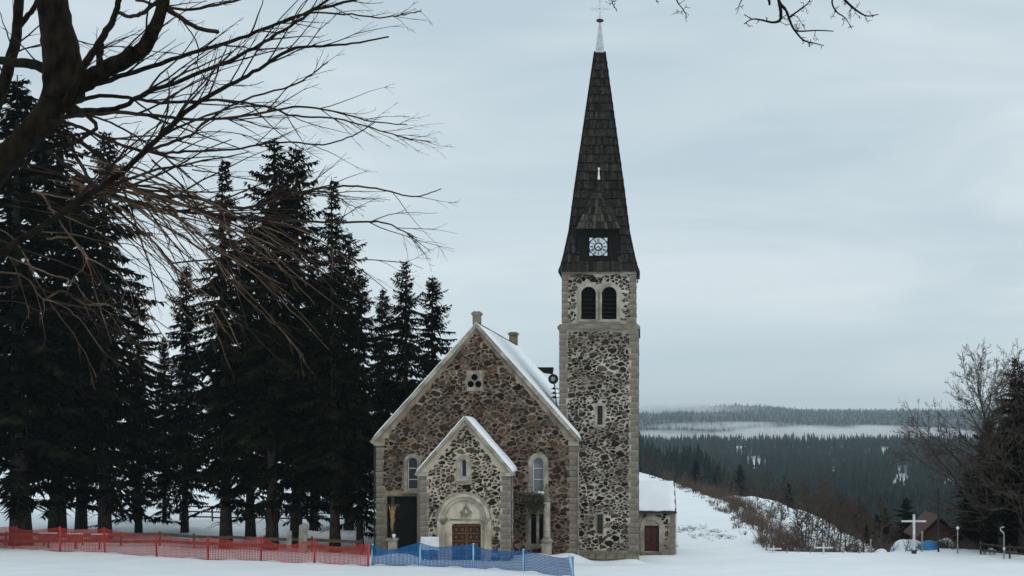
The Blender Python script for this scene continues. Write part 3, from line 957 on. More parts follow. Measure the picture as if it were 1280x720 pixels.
for sx in (-1, 1):
    jx = dc + sx * (dw + (r3 - dw) / 2 + .0)
    xa, xb = sorted((dc + sx * dw, po_c + sx * (r3 + .01)))
    MB().box(xa, xb, YP + .10, YP + .40, zb, dtop).build("jamb", M['portal_stone'], portal)
    colx = po_c + sx * (r3 + .13)
    MB().lathe((colx, YP - .05, 0), [(.17, zb), (.17, .12), (.13, .18), (.115, .24), (.105, po_s - .40), (.125, po_s - .37), (.11, po_s - .33)], 14).build("column", M['portal_stone'], portal, smooth=True)
    MB().lathe((colx, YP - .05, 0), [(.115, po_s - .33), (.15, po_s - .22), (.20, po_s - .09), (.21, po_s - .06)], 14).build("capital", M['dressed'], portal, smooth=True)
    MB().box(colx - .30, colx + .30, YP - .20, YP + .12, po_s - .06, po_s + .04).build("impost", M['dressed'], portal)
for sx in (-1, 1):
    xa, xb = sorted((dc + sx * .012, dc + sx * (dw - .006)))
    leaf = MB().box(xa, xb, YP + .30, YP + .37, -.2, dtop - .026).build("door_leaf", M['door_wood'], portal)
    w = xb - xa
    for k in range(2):
        for q in range(5):
            px0 = xa + .06 + (w - .1) / 2 * k; pz0 = -.1 + .46 * q
            px1 = px0 + (w - .16) / 2; pz1 = min(pz0 + .38, dtop - .1)
            cx, cz = (px0 + px1) / 2, (pz0 + pz1) / 2
            mb = MB().add([(px0, YP + .295, pz0), (px1, YP + .295, pz0), (px1, YP + .295, pz1), (px0, YP + .295, pz1)], [(0, 1, 2, 3)])
            mb.build("door_panel", M['door_panel'], leaf)
            if q > 1:
                MB().add([(cx, YP + .262, cz - .14), (cx + .10, YP + .28, cz), (cx, YP + .262, cz + .14), (cx - .10, YP + .28, cz)], [(0, 1, 2, 3)]).build("lozenge", M['door_wood'], leaf)
MB().tube([(dc + .06, YP + .30, 1.05), (dc + .06, YP + .24, 1.05), (dc + .16, YP + .23, 1.05)], [.014] * 3, 6).build("door_handle", M['iron'], portal)

# annex door
mb = MB()
az = Z_(657, YA)
ring(mb, arch(ad_c, Z_(689.5, YA) - .3, az - .1, ad_r - .01, 14), arch(ad_c, Z_(689.5, YA) - .31, az - .1, ad_r + .28, 14), YA - .07, YA + .05)
adp = mb.build("annex_doorway", M['dressed_light'], CH)
MB().prism_y(arch(ad_c, az, az + .001, ad_r - .012, 14), YA + .02, YA + .26).build("tympanum", M['dressed_light'], adp)
for sx in (-1, 1):
    xa, xb = sorted((ad_c + sx * .01, ad_c + sx * (ad_r + .01)))
    lf = MB().box(xa, xb, YA + .18, YA + .24, Z_(690.5, YA), az + .02).build("door_leaf", M['door_red'], adp)
    w = xb - xa
    for q in range(3):
        z0 = Z_(690.5, YA) + .14 + q * .56
        ring_ = MB(); ring(ring_, rect(xa + .10, xb - .08, z0 + .06, z0 + .44), rect(xa + .06, xb - .04, z0 + .02, z0 + .48), YA + .155, YA + .181)
        ring_.build("door_moulding", M['door_panel'], adp)
MB().box(ad_c - .7, ad_c + .7, YA - .35, YA + .2, AB, Z_(690.5, YA)).build("door_step", M['dressed_mossy'], adp)


# roofs ---------------------------------------------------------------
def snow_slab(o, a, b, nrm, th, na, nb, seed, edge=.25):
    """uneven blanket on the parallelogram o + a*s + b*t, lifted along nrm"""
    o, a, b, nrm = Vector(o), Vector(a), Vector(b), Vector(nrm).normalized()
    vs_, fs_ = [], []
    la, lb = a.length, b.length
    for i in range(na + 1):
        for j in range(nb + 1):
            sa_, tb_ = i / na, j / nb
            p = o + a * sa_ + b * tb_
            e = min(sa_ * la, (1 - sa_) * la, tb_ * lb, (1 - tb_) * lb)
            h = th * (0.25 + 0.75 * min(1, e / edge) ** .6)
            h *= 1 + .28 * mnoise.noise(p * .9 + Vector((seed, 0, 0))) + .15 * mnoise.noise(p * 2.7)
            jit = Vector((0, 0, 0))
            if i in (0, na): jit += a.normalized() * .11 * mnoise.noise(p * 2.1 + Vector((seed, 3, 0)))
            if j in (0, nb): jit += b.normalized() * .11 * mnoise.noise(p * 2.1 + Vector((seed, 5, 0)))
            vs_.append(p + nrm * h + jit)
    n1 = (na + 1) * (nb + 1)
    vs_ += [Vector(v) - nrm * (nrm.dot(Vector(v) - o) - .004) for v in vs_[:n1]]
    w = nb + 1
    for i in range(na):
        for j in range(nb):
            q = (i * w + j, i * w + j + 1, (i + 1) * w + j + 1, (i + 1) * w + j)
            fs_.append(q); fs_.append(tuple(n1 + k for k in q[::-1]))
    for i in range(na):
        for j in (0, nb):
            fs_.append((i * w + j, (i + 1) * w + j, n1 + (i + 1) * w + j, n1 + i * w + j))
    for j in range(nb):
        for i in (0, na):
            fs_.append((i * w + j, i * w + j + 1, n1 + i * w + j + 1, n1 + i * w + j))
    return MB().add(vs_, fs_)


def gable_roof(xc, hw, ez, pz, y0, y1, over, th, name, snow_th, seed):
    """two slopes; eaves run out by over beyond the walls"""
    k = (pz - ez) / hw
    mb = MB()
    xs_ = hw + over
    ze = pz - k * xs_
    L = math.hypot(xs_, k * xs_)
    nz = xs_ / L; nxx = k * xs_ / L
    for sx in (-1, 1):
        a = [(xc, y0, pz), (xc + sx * xs_, y0, ze), (xc + sx * xs_, y1, ze), (xc, y1, pz)]
        b = [(x + sx * nxx * th, y, z + nz * th) for x, y, z in a]
        b[0] = (xc, y0, pz + th / nz); b[3] = (xc, y1, pz + th / nz)
        mb.hexa(a, b)
    roof = mb.build(name, M['slate'], CH)
    for sx in (-1, 1):
        nrm = Vector((sx * nxx, 0, nz))
        top = Vector((xc, y0, pz + th / nz))
        sl = Vector((sx * xs_, 0, -k * xs_))
        st0 = sl.normalized() * .05
        mb = snow_slab(top + st0 + Vector((0, .06, 0)) + nrm * .0, sl - st0 - sl.normalized() * .03, Vector((0, y1 - y0 - .12, 0)), nrm, snow_th, 22, 40, seed + sx)
        o = mb.build("roof_snow", M['snow'], roof, smooth=True)
        o["kind"] = "stuff"
    return roof, k


def coping(xc, hw, ez, pz, y0, y1, par, seg, mt, hh, over, seed, snow=True):
    """dressed stones along both rakes of a gable with a thin cap of snow"""
    k = (pz - ez) / hw
    xs_ = hw + over
    L = math.hypot(xs_, k * xs_)
    nz, nxx = xs_ / L, k * xs_ / L
    rg = random.Random(seed)
    for sx in (-1, 1):
        d = Vector((sx * xs_ / L, 0, -k * xs_ / L)); nr = Vector((sx * nxx, 0, nz))
        for i in range(seg):
            a, b = L * i / seg + (.012 if i else 0), L * (i + 1) / seg - .012
            p0 = Vector((xc, 0, pz)) + d * a; p1 = Vector((xc, 0, pz)) + d * b
            e = rg.uniform(-.008, .008)
            lo = -.04
            q = [p0 + nr * lo, p1 + nr * lo, p1 + nr * hh, p0 + nr * hh]
            if i == 0:
                q[0] = Vector((xc + sx * .004, 0, pz + lo / nz)); q[3] = Vector((xc + sx * .004, 0, pz + hh / nz))
            A = [(v.x, y0 + e, v.z) for v in q]; B = [(v.x, y1, v.z) for v in q]
            MB().hexa(A, B).build("coping_stone", mt, par)
        if snow:
            p0 = Vector((xc, y0 + .02, pz)) + nr * hh
            p0.z = pz + hh / nz - .0; p0.x = xc
            mb = snow_slab(p0 + Vector((0, .0, 0)), d * (L - .02), Vector((0, y1 - y0 - .04, 0)), nr, .07, 40, 4, seed + sx, edge=.1)
            o = mb.build("coping_snow", M['snow'], par, smooth=True); o["kind"] = "stuff"


roof, kN = gable_roof(NC, NR - NC, NEZ, NPZ, YN + .42, NBACK - .1, .22, .16, "nave_roof", .17, 1)
coping(NC, NR - NC, NEZ, NPZ, YN - .12, YN + .42, roof, 9, M['dressed_light'], .20, .26, 5)
coping(NC, NR - NC, NEZ, NPZ, NBACK - .1, NBACK + .3, roof, 9, M['dressed'], .26, .26, 6)
# bare dark ridge and snow guards
zr = NPZ + .16 / math.cos(math.atan(kN))
MB().tube([(NC, YN + .45, zr + .03), (NC, NBACK - .1, zr + .03)], [.07, .07], 8).build("ridge_cap", M['slate'], roof)
for j in range(2):
    t = .55 + .35 * j
    x = NC + t
    z = zr - kN * t + .12
    MB().bar((x, YN + 10 + 3 * j, z + .06), (x, NBACK - 6 + 2 * j, z + .06), .05).build("snow_guard", M['iron'], roof)
# stub pedestals on the two gable peaks
for y, hw, zt in ((YN + .2, 5.0 * s, Z_(389, YN)), (NBACK + .1, 5.0 * NBACK / F, Z_(415, NBACK))):
    mb = MB()
    z0 = NPZ + .15
    mb.box(NC - hw, NC + hw, y - hw, y + hw, z0, zt - .24)
    mb.box(NC - hw * 1.3, NC + hw * 1.3, y - hw * 1.3, y + hw * 1.3, zt - .239, zt - .10)
    mb.hexa([(NC - hw * 1.15, y - hw * 1.15, zt - .099), (NC + hw * 1.15, y - hw * 1.15, zt - .099), (NC + hw * 1.15, y + hw * 1.15, zt - .099), (NC - hw * 1.15, y + hw * 1.15, zt - .099)],
            [(NC - hw * .8, y - hw * .8, zt), (NC + hw * .8, y - hw * .8, zt), (NC + hw * .8, y + hw * .8, zt), (NC - hw * .8, y + hw * .8, zt)])
    mb.build("gable_pedestal", M['dressed_mossy'], CH)
# kneelers at the eaves of the front gable
for sx, x in ((-1, NL), (1, NR)):
    MB().box(x - .55 if sx > 0 else x - .16, x + .16 if sx > 0 else x + .55, YN - .10, YN + .40, NEZ - .42, NEZ - .14).build("kneeler", M['dressed_light'], CH)

proof, kP = gable_roof(PC, PR - PC, PEZ, PPZ, YP + .28, YN - .06, .20, .10, "porch_roof", .16, 7)
coping(PC, PR - PC, PEZ, PPZ, YP - .14, YP + .28, proof, 5, M['dressed_light'], .13, .24, 8)
for sx, x in ((-1, PL), (1, PR)):
    MB().box(x - .5 if sx > 0 else x - .14, x + .14 if sx > 0 else x + .5, YP - .12, YP + .36, PEZ - .30, PEZ - .08).build("kneeler", M['dressed_light'], CH)

# annex roof: one slope rising to the back
mb = MB()
A = [(AL, YA - .22, AEZ - .02), (AR + .10, YA - .22, AEZ - .02), (AR + .10, AY2, ARZ - .1), (AL, AY2, ARZ - .1)]
mb.hexa(A, [(x, y, z + .09) for x, y, z in A])
arf = mb.build("annex_roof", M['slate'], CH)
sl = Vector((0, AY2 - YA + .22, ARZ - .08 - AEZ))
nr = Vector((0, -sl.z, sl.y)).normalized()
o = snow_slab((AL, YA - .20, AEZ + .075), (AR + .02 - AL, 0, 0), sl * .985, nr, .17, 14, 14, 9).build("roof_snow", M['snow'], arf, smooth=True)
o["kind"] = "stuff"
MB().tube([(AL, YA - .26, AEZ - .03), (AR + .14, YA - .26, AEZ - .03)], [.055, .055], 8).build("gutter", M['iron'], arf)

# gutters and downpipes
MB().tube([(NR + .30, YN - .05, NEZ - .15), (NR + .22, YN - .10, NEZ - .45), (NR + .10, YN - .14, NEZ - .9), (NR + .10, YN - .14, -.4)], [.05] * 4, 8).build("downpipe", M['dressed'], CH, smooth=True)
MB().lathe((NR + .28, YN - .06, NEZ - .42), [(.06, 0), (.14, .14), (.15, .30)], 8).build("rain_hopper", M['iron'], CH)
MB().tube([(NL - .10, YN - .10, NEZ - .4), (NL - .10, YN - .10, -.4)], [.05] * 2, 8).build("downpipe", M['iron'], CH, smooth=True)
MB().tube([(PR + .10, YP + .55, PEZ - .2), (PR + .10, YP + .55, -.4)], [.04] * 2, 8).build("downpipe", M['dressed'], CH, smooth=True)
MB().tube([(PL - .16, YP - .02, PEZ - .22), (PL - .10, YP - .05, PEZ - .5), (PL - .10, YP - .05, -.4)], [.045] * 3, 8).build("downpipe", M['dressed_mossy'], CH, smooth=True)
MB().tube([(AR + .09, YA + .1, AEZ - .1), (AR + .09, YA + .1, -1.0)], [.04] * 2, 8).build("downpipe", M['pale_metal'], CH, smooth=True)
MB().tube([(TC + BH + .13, TCY - BH + .3, BTZ - .05), (TC + BH + .13, TCY - BH + .3, BTZ - .75)], [.045] * 2, 6).build("spout", M['iron'], CH)
MB().tube([(TC + TH + .10, YT + .3, TLZ - .1), (TC + TH + .10, YT + .3, TLZ - .75)], [.045] * 2, 6).build("spout", M['iron'], CH)

# spire ---------------------------------------------------------------
SPZ = [BTZ - .02, BTZ + .35, BTZ + 1.0, 20.9, 23.67, 32.9]
SPH = [BH + .17, BH + .03, BH - .13, 1.90, 1.56, .30]


def hw_at(z): return float(np.interp(z, SPZ, SPH))


mb = MB()
vs_, fs_ = [], []
for z, h in zip(SPZ, SPH):
    h -= .05
    vs_ += [(TC - h, TCY - h, z), (TC + h, TCY - h, z), (TC + h, TCY + h, z), (TC - h, TCY + h, z)]
for i in range(len(SPZ) - 1):
    for k in range(4):
        fs_.append((4 * i + k, 4 * i + (k + 1) % 4, 4 * i + 4 + (k + 1) % 4, 4 * i + 4 + k))
fs_ += [(3, 2, 1, 0), tuple(4 * (len(SPZ) - 1) + k for k in range(4))]
spire = mb.add(vs_, fs_).build("spire", M['spire_under'], CH)
# clock dormer size
DWL, DWR = X_(722.5, YB), X_(773.5, YB)
DCX = 0.5 * (DWL + DWR); DHW = 0.5 * (DWR - DWL)
DZ0, DZ1, DZT = BTZ + .62, Z_(287, YB + .2), Z_(222, YB + .7)
DY = TCY - hw_at(DZ0 + .1) + .05


def face_pt(side, t, z, off):
    """side 0 front, 1 right, 2 back, 3 left; t along the face from its middle, off outwards"""
    h = hw_at(z)
    if side == 0: return (TC + t, TCY - h - off, z)
    if side == 1: return (TC + h + off, TCY + t, z)
    if side == 2: return (TC - t, TCY + h + off, z)
    return (TC - h - off, TCY - t, z)


rows = []
z = SPZ[0] - .05
while z < SPZ[-1] - .1:
    rows.append(z)
    z += .62 * (1.0 - .12 * (z - 18) / 15)
rg = random.Random(5)
front, other = [], MB()
for ri, z in enumerate(rows):
    ztop = min(z + .70, SPZ[-1])
    for side in range(4):
        h0, h1 = hw_at(z), hw_at(ztop)
        x = -h0 - .01
        while x < h0 - .02:
            w = min(rg.uniform(.11, .21), h0 + .01 - x)
            if h0 + .01 - (x + w) < .08: w = h0 + .01 - x
            a, b = x + .006, x + w - .006
            x += w
            ta, tb = max(-h1, min(h1, a * 1.0)), max(-h1, min(h1, b * 1.0))
            if a < -h1 and b < -h1 and abs(b) > h0: continue
            e = rg.uniform(-.035, .035)
            o1 = rg.uniform(.085, .12)
            vs_ = [face_pt(side, a, z + e, o1 + .0), face_pt(side, b, z + e, o1), face_pt(side, tb, ztop, -.01), face_pt(side, ta, ztop, -.01),
                   face_pt(side, a, z + e, o1 - .085), face_pt(side, b, z + e, o1 - .085)]
            fs_ = [(0, 1, 2, 3), (4, 5, 1, 0), (4, 0, 3), (5, 2, 1)]
            k = rg.choice((.55, .7, .85, 1.0, 1.0, 1.2, 1.5)) * rg.uniform(.85, 1.15)
            if ri < 4: k *= 1.1
            cl = (k, k * rg.uniform(.95, 1.0), k * rg.uniform(.88, 1.0))
            if side == 0:
                mid = TC + (a + b) / 2
                if DZ0 - .05 < z + .3 < DZ1 and abs(mid - DCX) < DHW - .1: continue
                front.append((area([(p[0], p[2]) for p in vs_[:4]]), vs_, fs_, cl))
            else:
                other.add(vs_, fs_, cl)
front.sort(key=lambda t: -t[0])
for k, (a, v, f, c) in enumerate(front):
    if k < 300:
        MB().add(v, f, c).build("shingle", M['shingle'], spire, fix=False)
    else:
        other.add(v, f, c)
o = other.build("side_shingles", M['shingle'], spire, fix=False); o["kind"] = "stuff"
# hip boards
for sx, sy in ((-1, -1), (1, -1), (1, 1), (-1, 1)):
    pts = [(TC + sx * (h + .03), TCY + sy * (h + .03), z) for z, h in zip(SPZ, SPH)]
    MB().tube(pts, [.065] * len(pts), 5).build("hip_board", M['spire_under'], spire)
MB().box(TC - BH - .20, TC + BH + .20, TCY - BH - .20, TCY + BH + .20, BTZ - .06, BTZ - .022).build("eaves_board", M['spire_under'], CH)

# zinc tip, ball and cross
ap = SPZ[-1]
tz = Z_(27, TCY)
vs_ = []
for z, h in ((ap - .12, .36), (ap + .02, .30), (tz, .055)):
    vs_ += [(TC - h, TCY - h, z), (TC + h, TCY - h, z), (TC + h, TCY + h, z), (TC - h, TCY + h, z)]
fs_ = [(4 * i + k, 4 * i + (k + 1) % 4, 4 * i + 4 + (k + 1) % 4, 4 * i + 4 + k) for i in range(2) for k in range(4)] + [(3, 2, 1, 0), (8, 9, 10, 11)]
MB().add(vs_, fs_).build("spire_tip", M['lead'], CH)
MB().lathe((TC, TCY, tz - .06), [(.05, 0), (.22, .06), (.26, .12), (.22, .19), (.06, .24)], 14).build("spire_ball", M['iron'], CH, smooth=True)
ctop = Z_(-8, TCY)
cz = Z_(11, TCY)
crs = MB().bar((TC, TCY, tz + .1), (TC, TCY, ctop), .05).bar((TC - .52, TCY, cz), (TC + .52, TCY, cz), .05)
crs.build("spire_cross", M['pale_metal'], CH)
mb = MB()
for ang in range(4):
    a = math.pi / 2 * ang
    e = Vector((TC + .52 * math.cos(a), TCY, cz + .5 * math.sin(a)))
    mb.tube([e + Vector((.09 * math.cos(q), 0, .09 * math.sin(q))) for q in [k * .7 for k in range(10)]], [.018] * 10, 5)
mb.tube([(TC + .25 * math.cos(q), TCY, cz + .25 * math.sin(q)) for q in [k * math.pi / 8 for k in range(17)]], [.018] * 17, 5)
mb.build("cross_ornament", M['pale_metal'], CH)

# clock dormer: boarded face under a steep triangular hood
dm = MB()
bk = TCY - .9
dm.hexa([(DWL - .25, DY, DZ0 - .15), (DWR + .25, DY, DZ0 - .15), (DWR, DY, DZ1), (DWL, DY, DZ1)], [(DWL - .2, bk, DZ0 - .15), (DWR + .2, bk, DZ0 - .15), (DWR - .1, bk, DZ1), (DWL + .1, bk, DZ1)])
dormer = dm.build("clock_dormer", M['dark_board'], CH)
for k in range(11):
    t = (k + .5) / 11
    x0 = DWL - .25 + t * (DWR - DWL + .5); x1 = DWL + t * (DWR - DWL)
    w = (DWR - DWL) / 11 * .42
    MB().hexa([(x0 - w, DY - .025, DZ0 - .1), (x0 + w, DY - .025, DZ0 - .1), (x1 + w, DY - .025, DZ1 - .02), (x1 - w, DY - .025, DZ1 - .02)],
              [(x0 - w, DY + .01, DZ0 - .1), (x0 + w, DY + .01, DZ0 - .1), (x1 + w, DY + .01, DZ1 - .02), (x1 - w, DY + .01, DZ1 - .02)]).build("board", M['dark_board'], dormer)
apx = Vector((DCX, TCY - hw_at(DZT) - .05, DZT))
e0, e1 = Vector((DWL - .12, DY - .42, DZ1 - .02)), Vector((DWR + .12, DY - .42, DZ1 - .02))
b0, b1 = Vector((DWL - .05, TCY - hw_at(DZ1) + .3, DZ1 - .02)), Vector((DWR + .05, TCY - hw_at(DZ1) + .3, DZ1 - .02))
bt = Vector((DCX, TCY - hw_at(DZT) + .25, DZT))
hood = MB().add([apx, e0, e1, b0, b1, bt], [(0, 1, 2), (0, 1, 3, 5), (0, 2, 4, 5), (1, 2, 4, 3)]).build("dormer_hood", M['spire_under'], CH)
hs, nrow = [], 7
nrm = (e1 - e0).cross(apx - e0).normalized()
if nrm.y > 0: nrm = -nrm
for r_ in range(nrow):
    t0, t1 = r_ / nrow, min(1, (r_ + 1.15) / nrow)
    a0, a1 = e0.lerp(apx, t0), e1.lerp(apx, t0)
    c0, c1 = e0.lerp(apx, t1), e1.lerp(apx, t1)
    cnt = max(2, int((a1 - a0).length / .25))
    for k in range(cnt):
        p, q = k / cnt + .008, (k + 1) / cnt - .008
        e = rg.uniform(-.02, .02)
        dn = (e0 - apx).normalized() * e
        v = [a0.lerp(a1, p) + nrm * .06 + dn, a0.lerp(a1, q) + nrm * .06 + dn, c0.lerp(c1, q) + nrm * .01, c0.lerp(c1, p) + nrm * .01, a0.lerp(a1, p) + nrm * .015 + dn, a0.lerp(a1, q) + nrm * .015 + dn]
        kk = rg.choice((.7, 1.0, 1.3, 1.8, 2.4)) * rg.uniform(.8, 1.2)
        MB().add(v, [(0, 1, 2, 3), (4, 5, 1, 0), (4, 0, 3), (5, 2, 1)], (kk, kk * .97, kk * .92)).build("shingle", M['shingle'], hood, fix=False)
MB().lathe((apx.x, apx.y - .06, apx.z - .12), [(.10, 0), (.085, .10), (.055, .35), (.04, .62), (.075, .68), (.06, .76), (.02, .80)], 10).build("finial", M['white_paint'], hood, smooth=True)

# clock
ck = Vector((X_(748, DY - .05), DY - .06, Z_(308.5, DY - .05)))
ch = 11.3 * (DY / F)
clk = MB().box(ck.x - ch, ck.x + ch, ck.y - .03, ck.y + .05, ck.z - ch, ck.z + ch).build("clock", M['clock_black'], CH)


def disc_ring(r0, r1, y, mat, nm_, par, n=40):
    mb = MB(); ring(mb, circle(ck.x, ck.z, r0, n), circle(ck.x, ck.z, r1, n), y - .012, y)
    return mb.build(nm_, mat, par)


disc_ring(.50 * ch, .97 * ch, ck.y - .032, M['clock_white'], "hour_ring", clk)
disc_ring(.02 * ch, .33 * ch, ck.y - .032, M['clock_white'], "dial_centre", clk)
for sx in (-1, 1):
    for sz in (-1, 1):
        q = [(ck.x + sx * ch * .98, ck.z + sz * ch * .98), (ck.x + sx * ch * .98, ck.z + sz * ch * .60), (ck.x + sx * ch * .76, ck.z + sz * ch * .76), (ck.x + sx * ch * .60, ck.z + sz * ch * .98)]
        MB().prism_y(q, ck.y - .043, ck.y - .029).build("corner_ornament", M['clock_white'], clk)
ROMAN = ["XII", "I", "II", "III", "IIII", "V", "VI", "VII", "VIII", "IX", "X", "XI"]
for i, tx in enumerate(ROMAN):
    a = math.radians(30 * i)
    out = Vector((math.sin(a), 0, math.cos(a))); side = Vector((math.cos(a), 0, -math.sin(a)))
    mid = ck + out * (.735 * ch)
    mb = MB()
    wch = {'I': .062, 'V': .13, 'X': .13}
    tot = sum(wch[c] for c in tx) * ch
    x = -tot / 2
    hh = .17 * ch
    for c in tx:
        w = wch[c] * ch
        cx = x + w / 2; x += w
        def seg(p, q, t=.034):
            A = mid + side * p[0] + out * p[1]; B = mid + side * q[0] + out * q[1]
            A.y = B.y = ck.y - .052
            mb.bar(A, B, t * ch * 1.25, .012, up=Vector((0, 1, 0)))
        if c == 'I': seg((cx, -hh), (cx, hh))
        elif c == 'V': seg((cx - w * .38, hh), (cx, -hh)); seg((cx + w * .38, hh), (cx, -hh))
        else: seg((cx - w * .38, hh), (cx + w * .38, -hh)); seg((cx + w * .38, hh), (cx - w * .38, -hh))
    mb.build("numeral", M['clock_black'], clk)
for ang, ln, w in ((140, .48, .10), (240, .74, .07)):
    a = math.radians(ang)
    A = ck + Vector((0, -.066, 0)) - Vector((math.sin(a), 0, math.cos(a))) * .12 * ch
    B = ck + Vector((0, -.066, 0)) + Vector((math.sin(a), 0, math.cos(a))) * ln * ch
    MB().bar(A, B, w * ch, .012, up=Vector((0, 1, 0))).build("clock_hand", M['clock_black'], clk)

# ------------------------------------------------------------------ fittings about the church
# horn siren with its bracket and a little flat board, between nave roof and tower
yf = 95.0
fl_p = P(692, 474, yf)
sr = thing("roof_siren", "small round dark siren on brackets between nave roof and tower", "siren", tuple(P(696, 500, yf)))
mb = MB()
for r0, r1, y0_, y1_ in ((.16, .32, 0, -.30), (.32, .34, -.30, -.36)):
    mb.tube([fl_p + Vector((0, y0_, 0)), fl_p + Vector((0, y1_, 0))], [r0, r1], 14)
mb.build("horn", M['iron'], sr, smooth=False)
MB().tube([fl_p + Vector((0, -.355, 0)), fl_p + Vector((0, -.39, 0))], [.17, .13], 12).build("lens", M['pale_metal'], sr)
MB().bar(fl_p + Vector((.05, .05, -.3)), P(697, 520, yf), .06).build("mast", M['iron'], sr)
for v in (486, 491.5, 497):
    MB().bar(P(689, v, yf), P(702, v, yf + .3), .06).build("bracket_arm", M['iron'], sr)
    MB().box(P(691, v, yf).x, P(694, v, yf).x, yf - .1, yf + .1, P(0, v + 1, yf).z, P(0, v - 2, yf).z).build("clamp", M['iron'], sr)
# dormer-like hatch board
hb = MB()
q = [P(671, 459, 97), P(691, 459, 97), P(690, 467.5, 97), P(679, 466, 97)]
hb.hexa([v for v in q], [v + Vector((0, 1.2, 0)) for v in q])
tag(hb.build("roof_hatch", M['slate'], None), "dark flat roof hatch jutting from the snow beside the siren", "hatch")

# stone column with fir boughs by the grey window
yc = 88.9
cx = X_(683.5, yc)
gz0 = gz(cx, yc)
st_ = thing("memorial_column", "pale stone memorial column hung with fir boughs under grey arched window", "column", (cx, yc, gz0 - .1))
MB().box(cx - .30, cx + .30, yc - .30, yc + .30, gz0 - .3, gz0 + .75).build("base", M['dressed_light'], st_)
MB().lathe((cx, yc, gz0 + .75), [(.36, 0), (.44, .10), (.30, .2), (.27, .28)], 14).build("bowl", M['dressed'], st_, smooth=True)
MB().lathe((cx, yc, gz0 + 1.03), [(.23, 0), (.22, .12), (.215, 2.1), (.24, 2.2), (.20, 2.26)], 16).build("shaft", M['dressed_light'], st_, smooth=True)
MB().lathe((cx, yc, gz0 + 3.29), [(.21, 0), (.28, .14), (.22, .3), (.14, .55), (.17, .75), (.10, .95), (.03, 1.12)], 14).build("finial", M['dressed_mossy'], st_, smooth=True)
mb = MB(); rg = random.Random(3)
for k in range(760):
    c = Vector((cx - .75 + rg.gauss(0, .46), yc + rg.uniform(-.3, .3), gz0 + 3.2 + rg.gauss(0, .36)))
    d = Vector((rg.gauss(0, 1), rg.gauss(0, .6), rg.gauss(-.2, .7))).normalized() * rg.uniform(.12, .34)
    n_ = d.cross(Vector((rg.gauss(0, 1), 1, rg.gauss(0, 1)))).normalized() * .035
    mb.add([c - n_, c + n_, c + d], [(0, 1, 2)])
mb.build("boughs", M['green_bough'], st_, fix=False)
MB().box(cx - 1.35, cx - .15, yc - .12, yc + .12, gz0 + 2.95, gz0 + 3.05).build("crossbeam", M['wood_dark'], st_)

# gilded crucifix by the dark left bay
yc = 87.6
cx = X_(491, yc)
gz0 = gz(cx, yc)
cr = thing("crucifix", "dark wooden crucifix with gilded figure on pale pedestal beside the spruces", "crucifix", (cx, yc, gz0 - .1))
MB().box(cx - .26, cx + .26, yc - .26, yc + .26, gz0 - .3, gz0 + 1.0).box(cx - .33, cx + .33, yc - .33, yc + .33, gz0 + 1.001, gz0 + 1.12).build("pedestal", M['dressed'], cr)
MB().box(cx - .09, cx + .09, yc - .06, yc + .06, gz0 + 1.12, gz0 + 3.7).box(cx - .4, cx + .4, yc - .058, yc + .058, gz0 + 3.08, gz0 + 3.20).build("cross", M['wood_dark'], cr)
mb = MB()
hd = Vector((cx, yc - .12, gz0 + 1.95))
mb.tube([hd + Vector((0, 0, 1.12)), hd + Vector((0, -.02, 1.02)), hd + Vector((.03, -.03, .9))], [.05, .10, .06], 10)
mb.tube([hd + Vector((0, 0, .95)), hd + Vector((0, 0, .85)), hd + Vector((0, -.01, .55)), hd + Vector((.03, -.03, .30)), hd + Vector((-.03, -.06, 0)), hd + Vector((0, -.03, -.38))], [.06, .17, .13, .14, .09, .05], 10)
for sx in (-1, 1):
    mb.tube([hd + Vector((sx * .1, 0, .84)), hd + Vector((sx * .16, 0, .98)), hd + Vector((sx * .19, 0, 1.12))], [.06, .05, .035], 8)
mb.build("figure", M['gold'], cr, smooth=True)
MB().lathe((cx + .12, yc - .30, gz0 + 1.125), [(.05, 0), (.10, .12), (.12, .2), (.05, .28)], 8).build("lantern", M['white_paint'], cr, smooth=True)

# white notice board left of the portal
yb_ = 86.2
nb = thing("notice_board", "blank white board leaning left of the church portal", "board", (X_(537, yb_), yb_, gz(X_(537, yb_), yb_)))
bx0, bx1 = X_(526, yb_), X_(548.5, yb_)
bz0_, bz1_ = Z_(687.5, yb_), Z_(671, yb_)
MB().box(bx0, bx1, yb_ - .02, yb_ + .02, bz0_, bz1_).build("panel", M['white_paint'], nb)
for x in (bx0 + .1, bx1 - .16):
    MB().box(x, x + .06, yb_ + .021, yb_ + .08, -.5, bz1_ - .05).build("leg", M['wood_dark'], nb)


